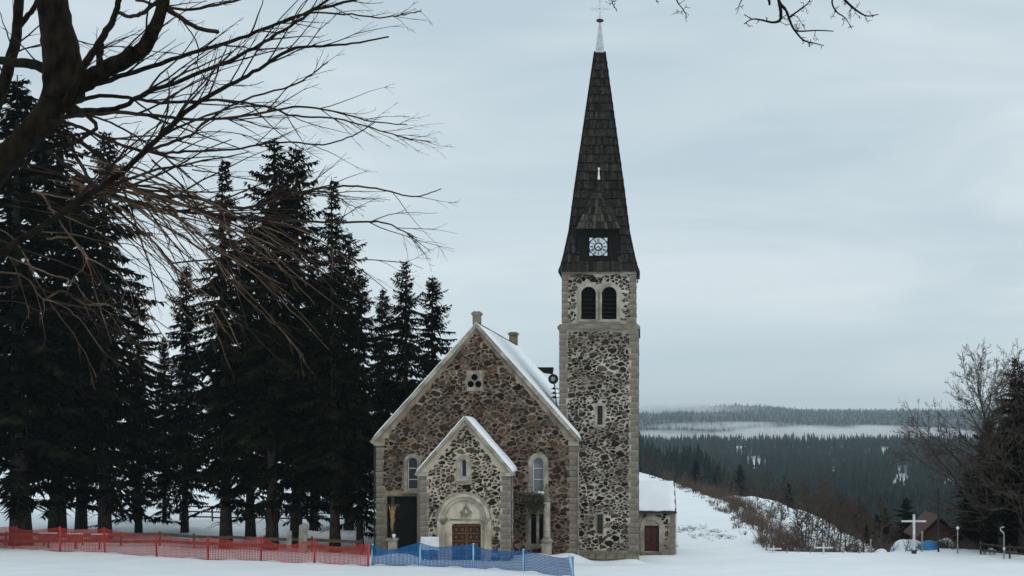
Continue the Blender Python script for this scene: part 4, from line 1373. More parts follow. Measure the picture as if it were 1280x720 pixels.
# ------------------------------------------------------------------ net fences
def net_fence(name, label, posts, net_mat, post_mat, top_fac, seed, lean=None, stick=.08, step=.10, wd=.050):
    """posts: (u, v_base, v_top); the netting is real strands hung between the posts"""
    rg = random.Random(seed)
    pts = []
    for u, vb, vt_ in posts:
        Y = 88.0
        for _ in range(30):
            zg = gz(X_(u, Y), Y)
            Y = (ZC - zg) * F / (vb - V0)
        zg = gz(X_(u, Y), Y)
        pts.append((Vector((X_(u, Y), Y, zg)), Z_(vt_, Y)))
    root = thing(name, label, "fence", tuple(pts[0][0]))
    for i, (p, zt) in enumerate(pts):
        ln = (lean or {}).get(i, rg.uniform(-.05, .05))
        MB().tube([p + Vector((-ln * .3, 0, -.3)), Vector((p.x + ln, p.y, zt))], [.065, .06], 8).build("post", post_mat, root, smooth=True)
    for i in range(len(pts) - 1):
        (p, zt), (q, zu) = pts[i], pts[i + 1]
        L = (q - p).length
        nv = max(4, int(L / step))
        mb = MB()
        sag = rg.uniform(.14, .42)
        off = Vector((0, -.06, 0))

        def top(t): return zt * (1 - t) + zu * t - .06 - sag * 4 * t * (1 - t) * (.8 + .3 * math.sin(5 * t + i))

        def at_(t, f):
            b = p.lerp(q, t)
            zb_ = gz(b.x, b.y) + .03 + .10 * max(0.0, math.sin(9 * t + 2 * i))
            z = zb_ + (top(t) - zb_) * f
            return Vector((b.x, b.y + (.16 * math.sin(7 * t + i) + .08 * math.sin(23 * t + 2 * i + 4 * f)) * (f * (1 - f) + .06), z)) + off
        dirv = (q - p).normalized()
        for k in range(nv + 1):
            t = k / nv
            a, m_, b = at_(t, 0), at_(t, .5), at_(t, 1)
            w = dirv * wd / 2
            mb.add([a - w, a + w, m_ + w, m_ - w, b + w, b - w], [(0, 1, 2, 3), (3, 2, 4, 5)])
        nh = 12
        for h in range(nh + 1):
            f = h / nh
            ww = (.032 if h in (0, nh) else .022)
            prev = None
            for k in range(13):
                t = k / 12
                c = at_(t, f) + Vector((0, -.004, 0))
                if prev is not None:
                    u_ = Vector((0, 0, ww / 2))
                    mb.add([prev - u_, c - u_, c + u_, prev + u_], [(0, 1, 2, 3)])
                prev = c
        mb.build("netting", net_mat, root, fix=False)
    return root


net_fence("red_safety_fence", "red netting safety fence on red posts in front of the spruces",
          [(-45, 683, 655), (17, 686, 657), (75, 690, 658), (131, 690.5, 659), (196, 696, 668), (260, 700, 671), (326, 701, 670), (393, 704, 674), (460.5, 708, 678)],
          M['red_net'], M['red_post'], 1, 4, lean={1: .25, 0: 0.0})
net_fence("blue_safety_fence", "blue netting safety fence on pale posts before the church portal",
          [(465, 707, 680), (525, 708, 677), (592, 710, 679), (655, 714, 686), (717, 722, 694)], M['blue_net'], M['blue_post'], 1, 6, lean={4: -.22}, step=.085, wd=.058)


# wooden rail fences
def rail_fence(name, label, pts, rails, h, mat, gap, seed, plank=.12):
    rg = random.Random(seed)
    pts = [Vector((x, y, gz(x, y))) for x, y in pts]
    root = thing(name, label, "fence", tuple(pts[0]))
    for i in range(len(pts) - 1):
        a, b = pts[i], pts[i + 1]
        nn = max(1, round((b - a).length / gap))
        for k in range(nn + (1 if i == len(pts) - 2 else 0)):
            p = a.lerp(b, k / nn); p.z = gz(p.x, p.y)
            MB().bar(p + Vector((0, 0, -.2)), p + Vector((rg.uniform(-.03, .03), 0, h + rg.uniform(0, .1))), .11, .11, up=Vector((0, 1, 0))).build("post", mat, root)
        for k in range(nn):
            p, q = a.lerp(b, k / nn), a.lerp(b, (k + 1) / nn)
            p.z, q.z = gz(p.x, p.y), gz(q.x, q.y)
            for f in rails:
                e = rg.uniform(-.03, .03), rg.uniform(-.03, .03)
                MB().bar(p + Vector((0, -.07, h * f + e[0])), q + Vector((0, -.07, h * f + e[1])), .05, plank).build("rail", mat, root)
    return root


rail_fence("wooden_rail_fence", "low brown plank fence behind the red netting", [(X_(-40, 99), 99), (X_(200, 97.5), 97.5), (X_(330, 94.5), 94.5), (X_(452, 92), 92)], (.35, .85), .95, M['wood_brown'], 3.0, 1, .20)
rail_fence("wooden_rail_fence", "dark three-rail fence far behind the spruce trunks", [(X_(225, 122), 122), (X_(475, 118), 118)], (.25, .6, .95), 1.3, M['wood_dark'], 3.0, 2, .12)
rail_fence("wooden_rail_fence", "short dark rail fence under the bare tree at the picture's edge", [(X_(1226, 97), 97), (X_(1300, 93), 93)], (.4, .9), .85, M['wood_dark'], 2.4, 3, .12)

# pale upright stones and boards behind the red net
for u, y, w, h, tl, lb in ((361.5, 93, .32, 1.35, .02, "narrow pale upright stone behind the red netting"), (378.5, 92.2, .52, 1.85, .04, "tall pale stone slab behind the red netting")):
    x = X_(u, y); z = gz(x, y)
    mb = MB().prism_y([(x - w / 2, z - .2), (x + w / 2, z - .2), (x + w / 2 + tl, z + h), (x + w * .1, z + h + .08), (x - w / 2 + tl, z + h - .06)], y - .09, y + .09)
    tag(mb.build("standing_stone", M['pale_stone']), lb, "stone")
for u, y, w, lb in ((94, 95.6, 1.0, "small brown board on a post nearest the tree at the red fence's far end"), (124, 95.2, 1.1, "small brown board on a post beside the orange-capped red post"), (60, 96.2, 1.3, "wide brown board on a post behind the first red netting")):
    x = X_(u, y); z = gz(x, y)
    bd = thing("wooden_board", lb, "board", (x, y, z))
    MB().box(x - w / 2, x + w / 2, y - .04, y + .04, z + .55, z + 1.0).build("panel", M['wood_brown'], bd)
    MB().box(x - .05, x + .05, y + .041, y + .12, z - .2, z + .95).build("post", M['wood_dark'], bd)
    o = MB().box(x - w / 2, x + w / 2, y - .06, y + .07, z + 1.0, z + 1.06).build("snow_cap", M['snow'], bd)

# ------------------------------------------------------------------ crosses, poles and sheds at the edge of the hill
def pole_cross(name, label, u, vt_, vb, vy, ul, ur, Y, r, mat, arm_r=None):
    z0 = gz(X_(u, Y), Y)
    p = Vector((X_(u, Y), Y, z0))
    root = thing(name, label, "cross", tuple(p))
    MB().box(p.x - r, p.x + r, Y - r, Y + r, min(z0, Z_(vb, Y)) - .2, Z_(vt_, Y)).build("upright", mat, root)
    za = Z_(vy, Y)
    a = arm_r or r
    for k, (xa, xb) in enumerate(((X_(ul, Y), p.x - r), (p.x + r, X_(ur, Y)))):
        MB().box(xa, xb, Y - a, Y + a, za - a, za + a).build("arm", mat, root)
    return root


c1 = pole_cross("wayside_cross", "tallest white wayside cross near the blue tarpaulin", 1142.5, 643, 692, 651.5, 1127, 1157.5, 98.0, .075, M['pale_metal'], .06)
MB().box(X_(1142.5, 98.0) - .15, X_(1142.5, 98.0) + .15, 98.0 - .15, 98.0 + .15, -1.2, -.35).build("socket", M['iron'], c1)
pole_cross("wayside_cross", "small white cross on the snowy hill edge with three posts around", 1029.5, 679, 692, 684.5, 1018.5, 1041, 98.2, .055, M['pale_metal'], .05)
pole_cross("wayside_cross", "smallest grey cross at the hill edge nearest the church", 967, 682, 692, 686, 959, 977, 98.6, .05, M['pale_metal'], .05)


def post(name, label, u, vt_, Y, r, mat, cat="post", group=None):
    x = X_(u, Y); z = gz(x, Y)
    mb = MB().tube([(x, Y, z - .3), (x + R.uniform(-.03, .03), Y, Z_(vt_, Y) - .12), (x, Y, Z_(vt_, Y) - .1), (x, Y, Z_(vt_, Y))], [r, r * .9, r * 1.3, r * 1.1], 8)
    return tag(mb.build(name, mat), label, cat, group)


post("wooden_post", "pale post standing between the two larger white crosses", 1088.5, 674, 98.8, .06, M['pale_stone'])
post("wooden_post", "short pale post left of the tall pale post by the crosses", 1074.5, 685, 98.6, .045, M['pale_stone'])
post("wooden_post", "pale post just right of the tallest white cross", 1152.5, 664, 99.6, .07, M['pale_stone'])
post("wooden_post", "thick short post left of the pair by the rail fence", 1231, 688, 97, .13, M['pale_stone'])
post("wooden_post", "thicker of the two paired posts by the rail fence", 1238.5, 685, 97, .14, M['pale_stone'])
post("wooden_post", "thinner of the two paired posts by the rail fence", 1243, 687, 97.2, .10, M['pale_stone'])
for u, vt_ in ((984, 686), (998, 688), (1013, 687), (1054, 687)):
    post("wooden_post", "tiny grey fence post along the hill edge beside the small crosses", u, vt_, 98.7, .03, M['pale_stone'], group="small posts along the hill edge")
post("power_pole", "tall thin dark pole rising behind the blue tarpaulin", 1173, 610, 99.2, .075, M['iron'], "pole")

# lamp with a snow-topped head, hooked lamp
y = 98.0; x = X_(1197, y); z = gz(x, y)
lp = thing("garden_lamp", "slim lamp post with small snow-topped lantern before the dark trees", "lamp", (x, y, z))
MB().tube([(x, y, z - .2), (x, y, Z_(662, y))], [.05, .04], 8).build("pole", M['pale_stone'], lp)
MB().lathe((x, y, Z_(662, y)), [(.04, 0), (.10, .05), (.11, .13), (.07, .20), (.02, .24)], 10).build("lantern", M['white_paint'], lp, smooth=True)
y = 94.5; x = X_(1255, y); z = gz(x, y)
lp = thing("hooked_lamp", "pale post with curved hook top beside the rail fence", "lamp", (x, y, z))
MB().tube([(x, y, z - .2), (x, y, Z_(668, y))], [.055, .045], 8).build("pole", M['pale_stone'], lp)
hk = [P(1255, 668, y), P(1254, 665.5, y), P(1251, 663, y), P(1250.5, 660.5, y), P(1252, 659, y), P(1255, 658.8, y)]
MB().tube(hk, [.035, .035, .035, .035, .03, .04], 8).build("hook", M['pale_metal'], lp, smooth=True)
MB().lathe((x, y, Z_(688, y)), [(.05, 0), (.08, .05), (.08, .16), (.05, .2)], 8).build("collar", M['pale_metal'], lp, smooth=True)

# electric wire strung from the pole to the right-hand trees
pa, pb = P(1197, 661, 98), P(1300, 657, 97)
MB().tube([pa.lerp(pb, t) + Vector((0, 0, -.25 * 4 * t * (1 - t))) for t in [k / 12 for k in range(13)]], [.014] * 13, 4).build("power_line", M['iron'])
tag(bpy.data.objects['power_line'], "thin wire strung from the garden lamp to the bare trees", "wire")

# red-brown shed under snow
y = 112.0
x0, x1 = X_(1150, y), X_(1197, y)
zg = gz((x0 + x1) / 2, y)
hs = thing("red_shed", "red-brown wooden shed with steep roof below the hill edge", "shed", ((x0 + x1) / 2, y, zg))
xc = (x0 + x1) / 2
ze, zp = Z_(668, y), Z_(646, y)
mb = MB().prism_y([(x0 + .2, zg - 1), (x1 - .2, zg - 1), (x1 - .2, ze), (xc, zp - .3), (x0 + .2, ze)], y, y + 5)
wl = mb.build("wall", M['red_wall'], hs)
mb = MB()
for sx, xe in ((-1, x0 - .3), (1, x1 + .3)):
    A = [(xc, y - .4, zp), (xe, y - .4, ze - .3), (xe, y + 5.3, ze - .3), (xc, y + 5.3, zp)]
    mb.hexa(A, [(a, b, c + .12) for a, b, c in A])
rf = mb.build("roof", M['red_wall'], hs)
k = 0
px = x0 + .3
while px < x1 - .3:
    zt = ze + (zp - .35 - ze) * (1 - abs(px - xc) / (xc - x0)) - .06
    MB().box(px, px + .16, y - .03, y + .0, zg, zt).build("plank", M['red_wall'], hs)
    px += .2
# blue tarpaulin heap and snow heaps in front
rg = random.Random(9)


def heap_mesh(cx, cy, rx, ry, h, seed, n=16, m=7, pw=1.0):
    mb = MB(); vs_, fs_ = [], []
    z0 = gz(cx, cy)
    for i in range(m + 1):
        f = i / m
        for k in range(n):
            a = 2 * math.pi * k / n
            w = 1 + .18 * mnoise.noise(Vector((math.cos(a) * 1.5, math.sin(a) * 1.5, seed)))
            rr = math.cos(f * math.pi / 2) ** .8
            x, y = cx + rx * rr * w * math.cos(a), cy + ry * rr * w * math.sin(a)
            z = z0 - .6 + (h + .6) * math.sin(f * math.pi / 2) ** pw * (1 + .15 * mnoise.noise(Vector((x * .9, y * .9, seed))))
            vs_.append((x, y, z))
    for i in range(m):
        for k in range(n):
            fs_.append((i * n + k, i * n + (k + 1) % n, (i + 1) * n + (k + 1) % n, (i + 1) * n + k))
    fs_.append(tuple(m * n + k for k in range(n)))
    return mb.add(vs_, fs_)


def heap_top(u, vt_, w, Y, ry, nm_, mat, lb, cat, seed, pw=1.0):
    x = X_(u, Y); z0 = gz(x, Y)
    o = heap_mesh(x, Y, w * Y / F / 2, ry, Z_(vt_, Y) - z0, seed, pw=pw).build(nm_, mat, smooth=True)
    return tag(o, lb, cat)


heap_top(1161, 675, 30, 101.0, 1.0, "blue_tarpaulin", M['blue_tarp'], "bright blue tarpaulin heaped behind the tallest white cross", "tarpaulin", 2, 1.2)
heap_top(1141, 687, 22, 100.2, .6, "blue_tarpaulin", M['blue_tarp'], "low blue tarpaulin at the foot of the tallest white cross", "tarpaulin", 4)
heap_top(1134, 675, 52, 103.0, 1.6, "snow_heap", M['snow'], "large snow heap behind the tallest white cross", "snow heap", 5)
heap_top(1102, 686, 24, 100.8, .8, "snow_heap", M['snow'], "small round snow heap left of the tallest white cross", "snow heap", 6)
heap_top(1180, 674, 34, 104.5, 1.2, "snow_heap", M['snow'], "snow heap against the red-brown shed", "snow heap", 7)


# ------------------------------------------------------------------ trees
def spruce_meshes(name, h, r, seed, bare=.10, dens=1.0, ex=.66):
    """trunk and crown meshes of a spruce with its foot at the origin"""
    rg = random.Random(seed)
    tr = MB()
    pts, rad = [], []
    for k in range(9):
        t = k / 8
        pts.append((.12 * math.sin(3 * t + seed), .12 * math.cos(2 * t + seed), h * t - (.4 if k == 0 else 0)))
        rad.append((.34 if k else .46) * (1 - t) ** .85 * h / 28 + .02)
    tr.tube(pts, rad, 8)
    # dead stubs low on the trunk
    for k in range(26):
        z = rg.uniform(.05, bare + .16) * h; a = rg.uniform(0, 6.28); l = rg.uniform(.5, 1.9)
        d = Vector((math.cos(a), math.sin(a), -.15))
        tr.tube([Vector((0, 0, z)), Vector((0, 0, z)) + d * l * .5, Vector((0, 0, z)) + d * l + Vector((0, 0, -.2 * l))], [.035, .022, .008], 4, cap=False)
    V, Fc, Cc = [], [], []
    z = h * bare
    lop = [rg.uniform(.72, 1.25) for _ in range(8)]
    while z < h - .12:
        t = z / h
        L0 = r * ((1 - t) ** ex) * (1.0 if t > .25 else .80 + .20 * (t - bare) / max(.01, .25 - bare)) + .08
        nb_ = 5 if t > .8 else rg.choice((5, 6, 6, 7))
        a0 = rg.uniform(0, 6.28)
        for k in range(nb_):
            a = a0 + 6.283 * k / nb_ + rg.uniform(-.35, .35)
            L = L0 * rg.choice((.45, .65, .8, .95, 1.0, 1.1, 1.3)) * lop[int(a / 6.2832 * 8) % 8] * (1 + .25 * math.sin(z * 1.3 + seed + 2 * a))
            if t < .9 and rg.random() < .10: continue
            if t < .34 and rg.random() < .80 * (1 - (t - bare) / max(.02, .34 - bare)): continue
            up = .30 if t > .7 else .12
            dr = (.20 if t > .8 else .62) * rg.uniform(.7, 1.2)
            ca, sa_ = math.cos(a), math.sin(a)
            z1 = z + rg.uniform(-.38, .38) * (1 if t < .85 else .4)
            tone0 = rg.uniform(.55, 1.25)
            n_s = max(6, int(L / .098 * dens))
            for q in range(n_s):
                f = (q + rg.random()) / n_s
                f = f ** .8
                bx, bz = L * f, L * (up * f - dr * f * f + .22 * f ** 4)
                px, py, pz = ca * bx, sa_ * bx, z1 + bz
                for sd in (-1, 1):
                    ll = (.28 + .70 * (1 - f)) * min(1.0, .30 + L / 3.2) * rg.uniform(.6, 1.3)
                    an = a + sd * rg.uniform(.45, 1.15)
                    dx, dy, dz = math.cos(an) * ll, math.sin(an) * ll, -ll * rg.uniform(.1, 1.1)
                    wx = .045 + .05 * rg.random() + .055 * ll
                    # kite: root, side, tip, side
                    mx_, my_, mz_ = px + dx * .45, py + dy * .45, pz + dz * .35
                    nxs, nys = -math.sin(an) * wx, math.cos(an) * wx
                    o = len(V)
                    V += [(px, py, pz), (mx_ + nxs, my_ + nys, mz_ + wx * rg.uniform(-.6, .6)), (px + dx, py + dy, pz + dz), (mx_ - nxs, my_ - nys, mz_ + wx * rg.uniform(-.6, .6))]
                    Fc.append((o, o + 1, o + 2, o + 3))
                    tn = tone0 * rg.uniform(.7, 1.4)
                    Cc += [(tn, tn, tn)] * 4
        z += (.46 if t < .75 else .34) * rg.uniform(.8, 1.2) * (h / 28)
    # leader
    for k in range(10):
        a = rg.uniform(0, 6.28); z = h - rg.uniform(.0, .9); l = rg.uniform(.12, .35)
        o = len(V)
        V += [(0, 0, z), (math.cos(a) * l, math.sin(a) * l, z + l * .5), (math.cos(a) * l * .5 + .04, math.sin(a) * l * .5, z + .02)]
        Fc.append((o, o + 1, o + 2)); Cc += [(1, 1, 1)] * 3
    cm = MB(); cm.v, cm.f, cm.c, cm.usecol = V, Fc, Cc, True
    return tr.mesh("trunk", M['spruce_bark'], smooth=True, fix=False), cm.mesh("crown", M['needles'], fix=False)


PROTO = [spruce_meshes("s0", 28, 4.5, 1, .10), spruce_meshes("s1", 28, 4.0, 2, .07), spruce_meshes("s2", 28, 5.0, 3, .11), spruce_meshes("s3", 28, 4.4, 4, .03), spruce_meshes("s4", 28, 4.6, 8, .09, ex=.78), spruce_meshes("s5", 28, 4.2, 9, .10, ex=.56)]


def spruce(u, Y, vt_, k, label, group="spruces beside the church", wid=1.0, rz=None):
    x = X_(u, Y); z = gz(x, Y)
    h = Z_(vt_, Y) - z
    sc = h / 28
    root = thing("spruce_tree", label, "tree", (x, Y, z), group, world_children=False)
    root.scale = (sc * wid, sc * wid, sc)
    root.rotation_euler = (0, 0, rz if rz is not None else R.uniform(0, 6.28))
    for nm_, me in zip(("trunk", "crown"), PROTO[k]):
        o = bpy.data.objects.new(nm_, me); COL.objects.link(o); o.parent = root
    return root


SPR = [
    (24, 99.5, 94, 5, 1.45, "massive dark spruce at the picture's left border behind the big bare boughs"),
    (70, 105, 140, 5, 1.3, "dark spruce second from the picture's left border"),
    (132, 103, 163, 1, 1.05, "slim spruce top rising alone through the bare branches, third from left"),
    (100, 112, 215, 0, 1.1, "spruce hidden behind the third spruce from left"),
    (172, 108, 345, 1, .95, "shorter spruce right of the third spruce top, before the bright gap"),
    (232, 110, 330, 5, .95, "lower spruce standing just right of the bright gap in the stand"),
    (281, 97, 196, 4, 1.05, "tall slender spruce left of the twin-topped pair"),
    (342, 95.5, 171, 0, 1.0, "tallest spruce, left of the twin-topped pair near the church"),
    (369, 98, 180, 5, 1.0, "second tallest spruce, right of the twin-topped pair"),
    (417, 93.5, 221, 4, 1.0, "pointed spruce just right of the twin-topped pair"),
    (313, 103, 265, 2, 1.0, "spruce filling the gap between the slender one and the twin-topped pair"),
    (450, 94.5, 335, 1, .9, "lower spruce between the pointed one and the pair behind the nave"),
    (506, 113, 324, 0, .95, "left one of the spruce pair behind the nave gable"),
    (541, 116, 344, 5, 1.1, "right one of the spruce pair nearest the nave gable"),
    (478, 121, 360, 3, 1.0, "back spruce glimpsed between the nave and the lower spruce"),
    (435, 112, 290, 5, 1.0, "back spruce showing right of the pointed one"),
    (-50, 104, 130, 0, 1.1, "spruce cut off by the picture's left border"),
    (392, 112, 300, 3, .9, "short dense spruce behind the pointed one"),
    (205, 121, 420, 3, .8, "small back spruce in the bright gap of the stand"),
]
for u, Y, vt_, k, wd, lb in SPR:
    spruce(u, Y, vt_, k, lb, wid=wd * 1.06)
# right-hand conifers
for u, Y, vt_, k, wd, lb in ((1269, 106, 445, 0, 1.2, "dark spruce behind the bare tree at the picture's right border"), (1296, 103, 420, 2, 1.2, "spruce cut off by the picture's right border"),
                             (1236, 104, 520, 3, 1.5, "lower broad spruce under the bare tree's branches"), (1276, 98, 475, 2, 1.4, "full dark spruce in front of the pair at the right border"), (1246, 101.5, 545, 3, 1.7, "dark spruce showing between the bare tree's lower limbs"), (1284, 99.5, 505, 3, 1.5, "tall broad spruce near the picture's right border behind the hooked lamp"), (1224, 103, 610, 3, 1.9, "low wide spruce behind the garden lamp"), (1262, 100.5, 560, 3, 1.6, "broad dark spruce right behind the large bare tree's trunk"), (1210, 107, 590, 3, 1.6, "small broad spruce at the left foot of the bare tree")):
    spruce(u, Y, vt_, k, lb, "conifers at the right border", wd)
for u, Y, vt_, k, wd, lb in ((1107, 150, 634, 3, 1.5, "left dark conifer of the group between crosses and shed"), (1096, 160, 642, 3, 1.5, "conifer touching the left side of the group between crosses and shed"),
                             (1133, 132, 622, 1, 2.0, "dark conifer directly behind the tallest white cross"), (1122, 145, 660, 3, 1.8, "short conifer between the snow patch and the tallest cross"),
                             (1068, 140, 640, 3, 1.6, "dark conifer left of the conifer group, above the pale posts"), (1083, 128, 655, 3, 1.7, "low dark conifer just above the pale posts"), (870, 290, 575, 0, 1.5, "dark conifer beyond the scrub near the annex roof"), (896, 300, 585, 0, 1.5, "dark conifer beyond the scrub, second from the annex"), (925, 330, 580, 0, 1.6, "dark conifer beyond the scrub, third from the annex"),
                             (986, 190, 604, 1, 1.7, "lone dark conifer among the brown trees below the hill")):
    spruce(u, Y, vt_, k, lb, "conifers below the hill edge", wd)
for u, Y, vt_, lb in ((914.5, 133, 650, "tiny spruce sapling on the white slope right of the annex"), (939.5, 122, 669, "tiny dark sapling at the foot of the white slope")):
    x = X_(u, Y); z = gz(x, Y)
    spruce(u, Y, vt_, 3, lb, "saplings on the snow slope", 2.2)


# bare trees
def wander(p, d, L, n, rg, jit, grav, up=0.0):
    pts = [Vector(p)]
    d = Vector(d).normalized()
    for k in range(n):
        d = (d + Vector((rg.gauss(0, jit), rg.gauss(0, jit), rg.gauss(0, jit) + grav))).normalized()
        pts.append(pts[-1] + d * (L / n))
    return pts


def perp(d, rg):
    v = Vector((rg.gauss(0, 1), rg.gauss(0, 1), rg.gauss(0, 1)))
    v = v - d * v.dot(d)
    return v.normalized() if v.length > 1e-4 else d.orthogonal().normalized()


def sprout(mb, pts, rads, rg, level, n, lf, spread=(.35, .9), grav=0.0, rmin=.004, jit=.16, tmin=.15, flat=None, sides=4, sub=.55):
    """side twigs along a branch"""
    seg = [(pts[i + 1] - pts[i]).length for i in range(len(pts) - 1)]
    L = sum(seg)
    for _ in range(n):
        t = rg.uniform(tmin, .98) * (len(pts) - 1)
        i = min(int(t), len(pts) - 2); f = t - i
        p = pts[i].lerp(pts[i + 1], f)
        d = (pts[i + 1] - pts[i]).normalized()
        r0 = rads[i] * (1 - f) + rads[i + 1] * f
        a = rg.uniform(*spread)
        pr = perp(d, rg)
        if flat is not None:
            pr = (pr - flat * pr.dot(flat) * .6).normalized()
        nd = d * math.cos(a) + pr * math.sin(a)
        ln = lf * L * rg.uniform(.45, 1.1) * (1.15 - .75 * t / (len(pts) - 1))
        k = 7 if level > 0 else 5
        q = wander(p, nd, ln, k, rg, jit * 1.6, grav)
        r1 = max(rmin, min(r0 * .6, ln * .012 + rmin))
        rr = [max(rmin * .6, r1 * (1 - .75 * j / k)) for j in range(k + 1)]
        mb.tube(q, rr, sides if r1 > .01 else 3, cap=False)
        if level > 0:
            sprout(mb, q, rr, rg, level - 1, max(2, int(n * sub)), .42, spread, grav, rmin, jit, .2, flat, sides, sub)


def bare_tree_meshes(h, seed, nlimb=9, lean=(0, 0), spread=.8, rt=.22, rmin=.010, lv=1, n1=8, low=.25, lf=.40, mats=('spruce_bark', 'twig_grey')):
    rg = random.Random(seed)
    tr, crn = MB(), MB()
    tp = wander((0, 0, -.3), (lean[0], lean[1], 1), h * .88, 9, rg, .05, .04)
    rd = [rt * (1 - .9 * k / 9) + .01 for k in range(10)]
    tr.tube(tp, rd, 8)
    for k in range(nlimb):
        t = low + (1 - low) * (k + rg.random() * .6) / nlimb
        i = min(int(t * 9), 8)
        p = tp[i].lerp(tp[i + 1], t * 9 - i)
        a = 2.4 * k + rg.uniform(-.5, .5)
        el = .35 + .75 * t
        d = Vector((math.cos(a) * math.cos(el), math.sin(a) * math.cos(el), math.sin(el)))
        L = h * spread * .5 * (1.15 - .75 * t) * rg.uniform(.75, 1.15)
        q = wander(p, d, L, 7, rg, .12, .03)
        r0 = rd[i] * .42
        rr = [max(rmin, r0 * (1 - .9 * j / 7)) for j in range(8)]
        tr.tube(q, rr, 6, cap=False)
        sprout(crn, q, rr, rg, lv, n1, lf, (.35, .85), .015, rmin, .09, .10)
    sprout(crn, tp[5:], rd[5:], rg, lv, n1, .5, (.4, .9), .02, rmin, .12, .1)
    return tr.mesh("trunk", M[mats[0]], smooth=True, fix=False), crn.mesh("crown", M[mats[1]], fix=False)


def place_bare(name, meshes, u, Y, hscale, label, group=None, rz=0.0, zoff=0.0, cat="tree"):
    x = X_(u, Y); z = gz(x, Y) + zoff
    root = thing(name, label, cat, (x, Y, z), group, world_children=False)
    sx = hscale if isinstance(hscale, tuple) else (hscale,) * 3
    root.scale = sx; root.rotation_euler = (0, 0, rz)
    for nm_, me in zip(("trunk", "crown"), meshes):
        o = bpy.data.objects.new(nm_, me); COL.objects.link(o); o.parent = root
    return root


big_r = bare_tree_meshes(15.8, 5, 30, (-.03, 0), 1.35, .27, .013, 2, 16, .12, lf=.5)
place_bare("bare_tree", big_r, 1252, 99.0, .86, "large spreading leafless tree beside the rail fence at the picture's right", rz=.6)
big_r2 = bare_tree_meshes(13.0, 15, 24, (-.10, 0), 1.35, .17, .013, 2, 12, .10, lf=.5)
place_bare("bare_tree", big_r2, 1232, 102, .72, "smaller leafless tree left of the large spreading one", rz=2.0)
place_bare("bare_tree", big_r2, 1284, 97, 1.0, "leafless tree half cut off by the picture's right border", rz=4.0)

BT = [bare_tree_meshes(9.0, 40 + k, 14, (.02 * k, 0), .85, .13, .034, 2, 11, .10, mats=('twig_grey', 'twig_red' if k % 2 else 'twig_grey')) for k in range(4)]
rg = random.Random(77)
slope = [(812, 215), (826, 235), (842, 228), (858, 250), (872, 240), (884, 262), (896, 238), (908, 270), (930, 262), (945, 240), (958, 280), (972, 230), (990, 250), (1004, 215), (1016, 190),
         (1030, 205), (1042, 176), (1052, 160), (1066, 168), (1078, 185), (1012, 150), (998, 136), (975, 140), (1036, 140), (1060, 136), (1172, 140), (1160, 150), (1190, 135),
         (1003, 124), (1020, 118), (1034, 126), (1046, 114), (1058, 121), (1070, 128), (1080, 117), (1024, 160), (985, 172), (1009, 200), (1048, 190), (1090, 170), (962, 160), (946, 175), (1100, 128), (1116, 118),
         (1006, 132), (1015, 142), (1028, 134), (1041, 150), (1053, 143), (1064, 154), (1075, 146), (1086, 138), (1094, 150), (1031, 172), (1056, 176), (1077, 165), (1018, 180), (1040, 162), (1004, 165),
         (922, 225), (935, 300), (870, 300), (850, 310), (830, 290), (812, 300), (905, 310), (960, 330), (1000, 300), (1030, 280), (1060, 260)]
for i, (u, Y) in enumerate(slope):
    vt_ = rg.uniform(612, 662) if Y < 200 else rg.uniform(578, 618)
    h = min(16.0, max(4.0, Z_(vt_, Y) - gz(X_(u, Y), Y)))
    k = h / 9.2
    place_bare("bare_tree", BT[i % 4], u, Y, (k * .9 + .1, k * .9 + .1, k), "brown leafless tree in the thicket on the slope below the church", "brown trees on the slope", rg.uniform(0, 6.28))

# scrub along the lip of the hill: nobody could count it
mb = MB()
rg = random.Random(21)
cnt = 0
while cnt < 760:
    Y = 100 + 110 * rg.random() ** 1.5
    xe = float(np.interp(Y, XE_Y, XE_X))
    off = abs(rg.gauss(0, 4.5)) - .6 if rg.random() < .6 else rg.uniform(0, 30)
    x = xe + off
    if cnt % 5 == 0:
        x = 9 + 17 * rg.random(); Y = 100.2 + abs(rg.gauss(0, 4.5)); off = 1
    if x > 17.5 and Y < 108: hcap = .5
    else: hcap = 1
    if Y < 118 and cnt % 5 and rg.random() < .6:
        cnt += 1; continue
    d = float(edge_dist(x, Y))
    if d > 11 and d < 17 and Y > 165: continue
    z = gz(x, Y)
    hh = (rg.uniform(.5, 2.0) if off > .8 else rg.uniform(.2, .7)) * hcap
    for k in range(7):
        a = rg.uniform(0, 6.28); sp_ = rg.uniform(.1, .5)
        q = wander((x + rg.uniform(-.3, .3), Y + rg.uniform(-.3, .3), z - .1), (math.cos(a) * sp_, math.sin(a) * sp_, 1), hh * rg.uniform(.6, 1.1), 3, rg, .15, .03)
        rr = [.022, .017, .012, .008]
        mb.tube(q, rr, 3, cap=False)
        for kk in range(4):
            i = rg.randint(0, 2)
            p = q[i].lerp(q[i + 1], rg.random())
            dd = (q[i + 1] - q[i]).normalized() * .7 + perp((q[i + 1] - q[i]).normalized(), rg) * .6
            mb.tube([p, p + dd * hh * .22, p + dd * hh * .4 + Vector((0, 0, .05))], [.011, .009, .006], 3, cap=False)
    cnt += 1
tag(mb.build("shrubbery", M['twig_red'], fix=False), "red-brown winter scrub along the lip of the snowy slope", "scrub", kind="stuff")

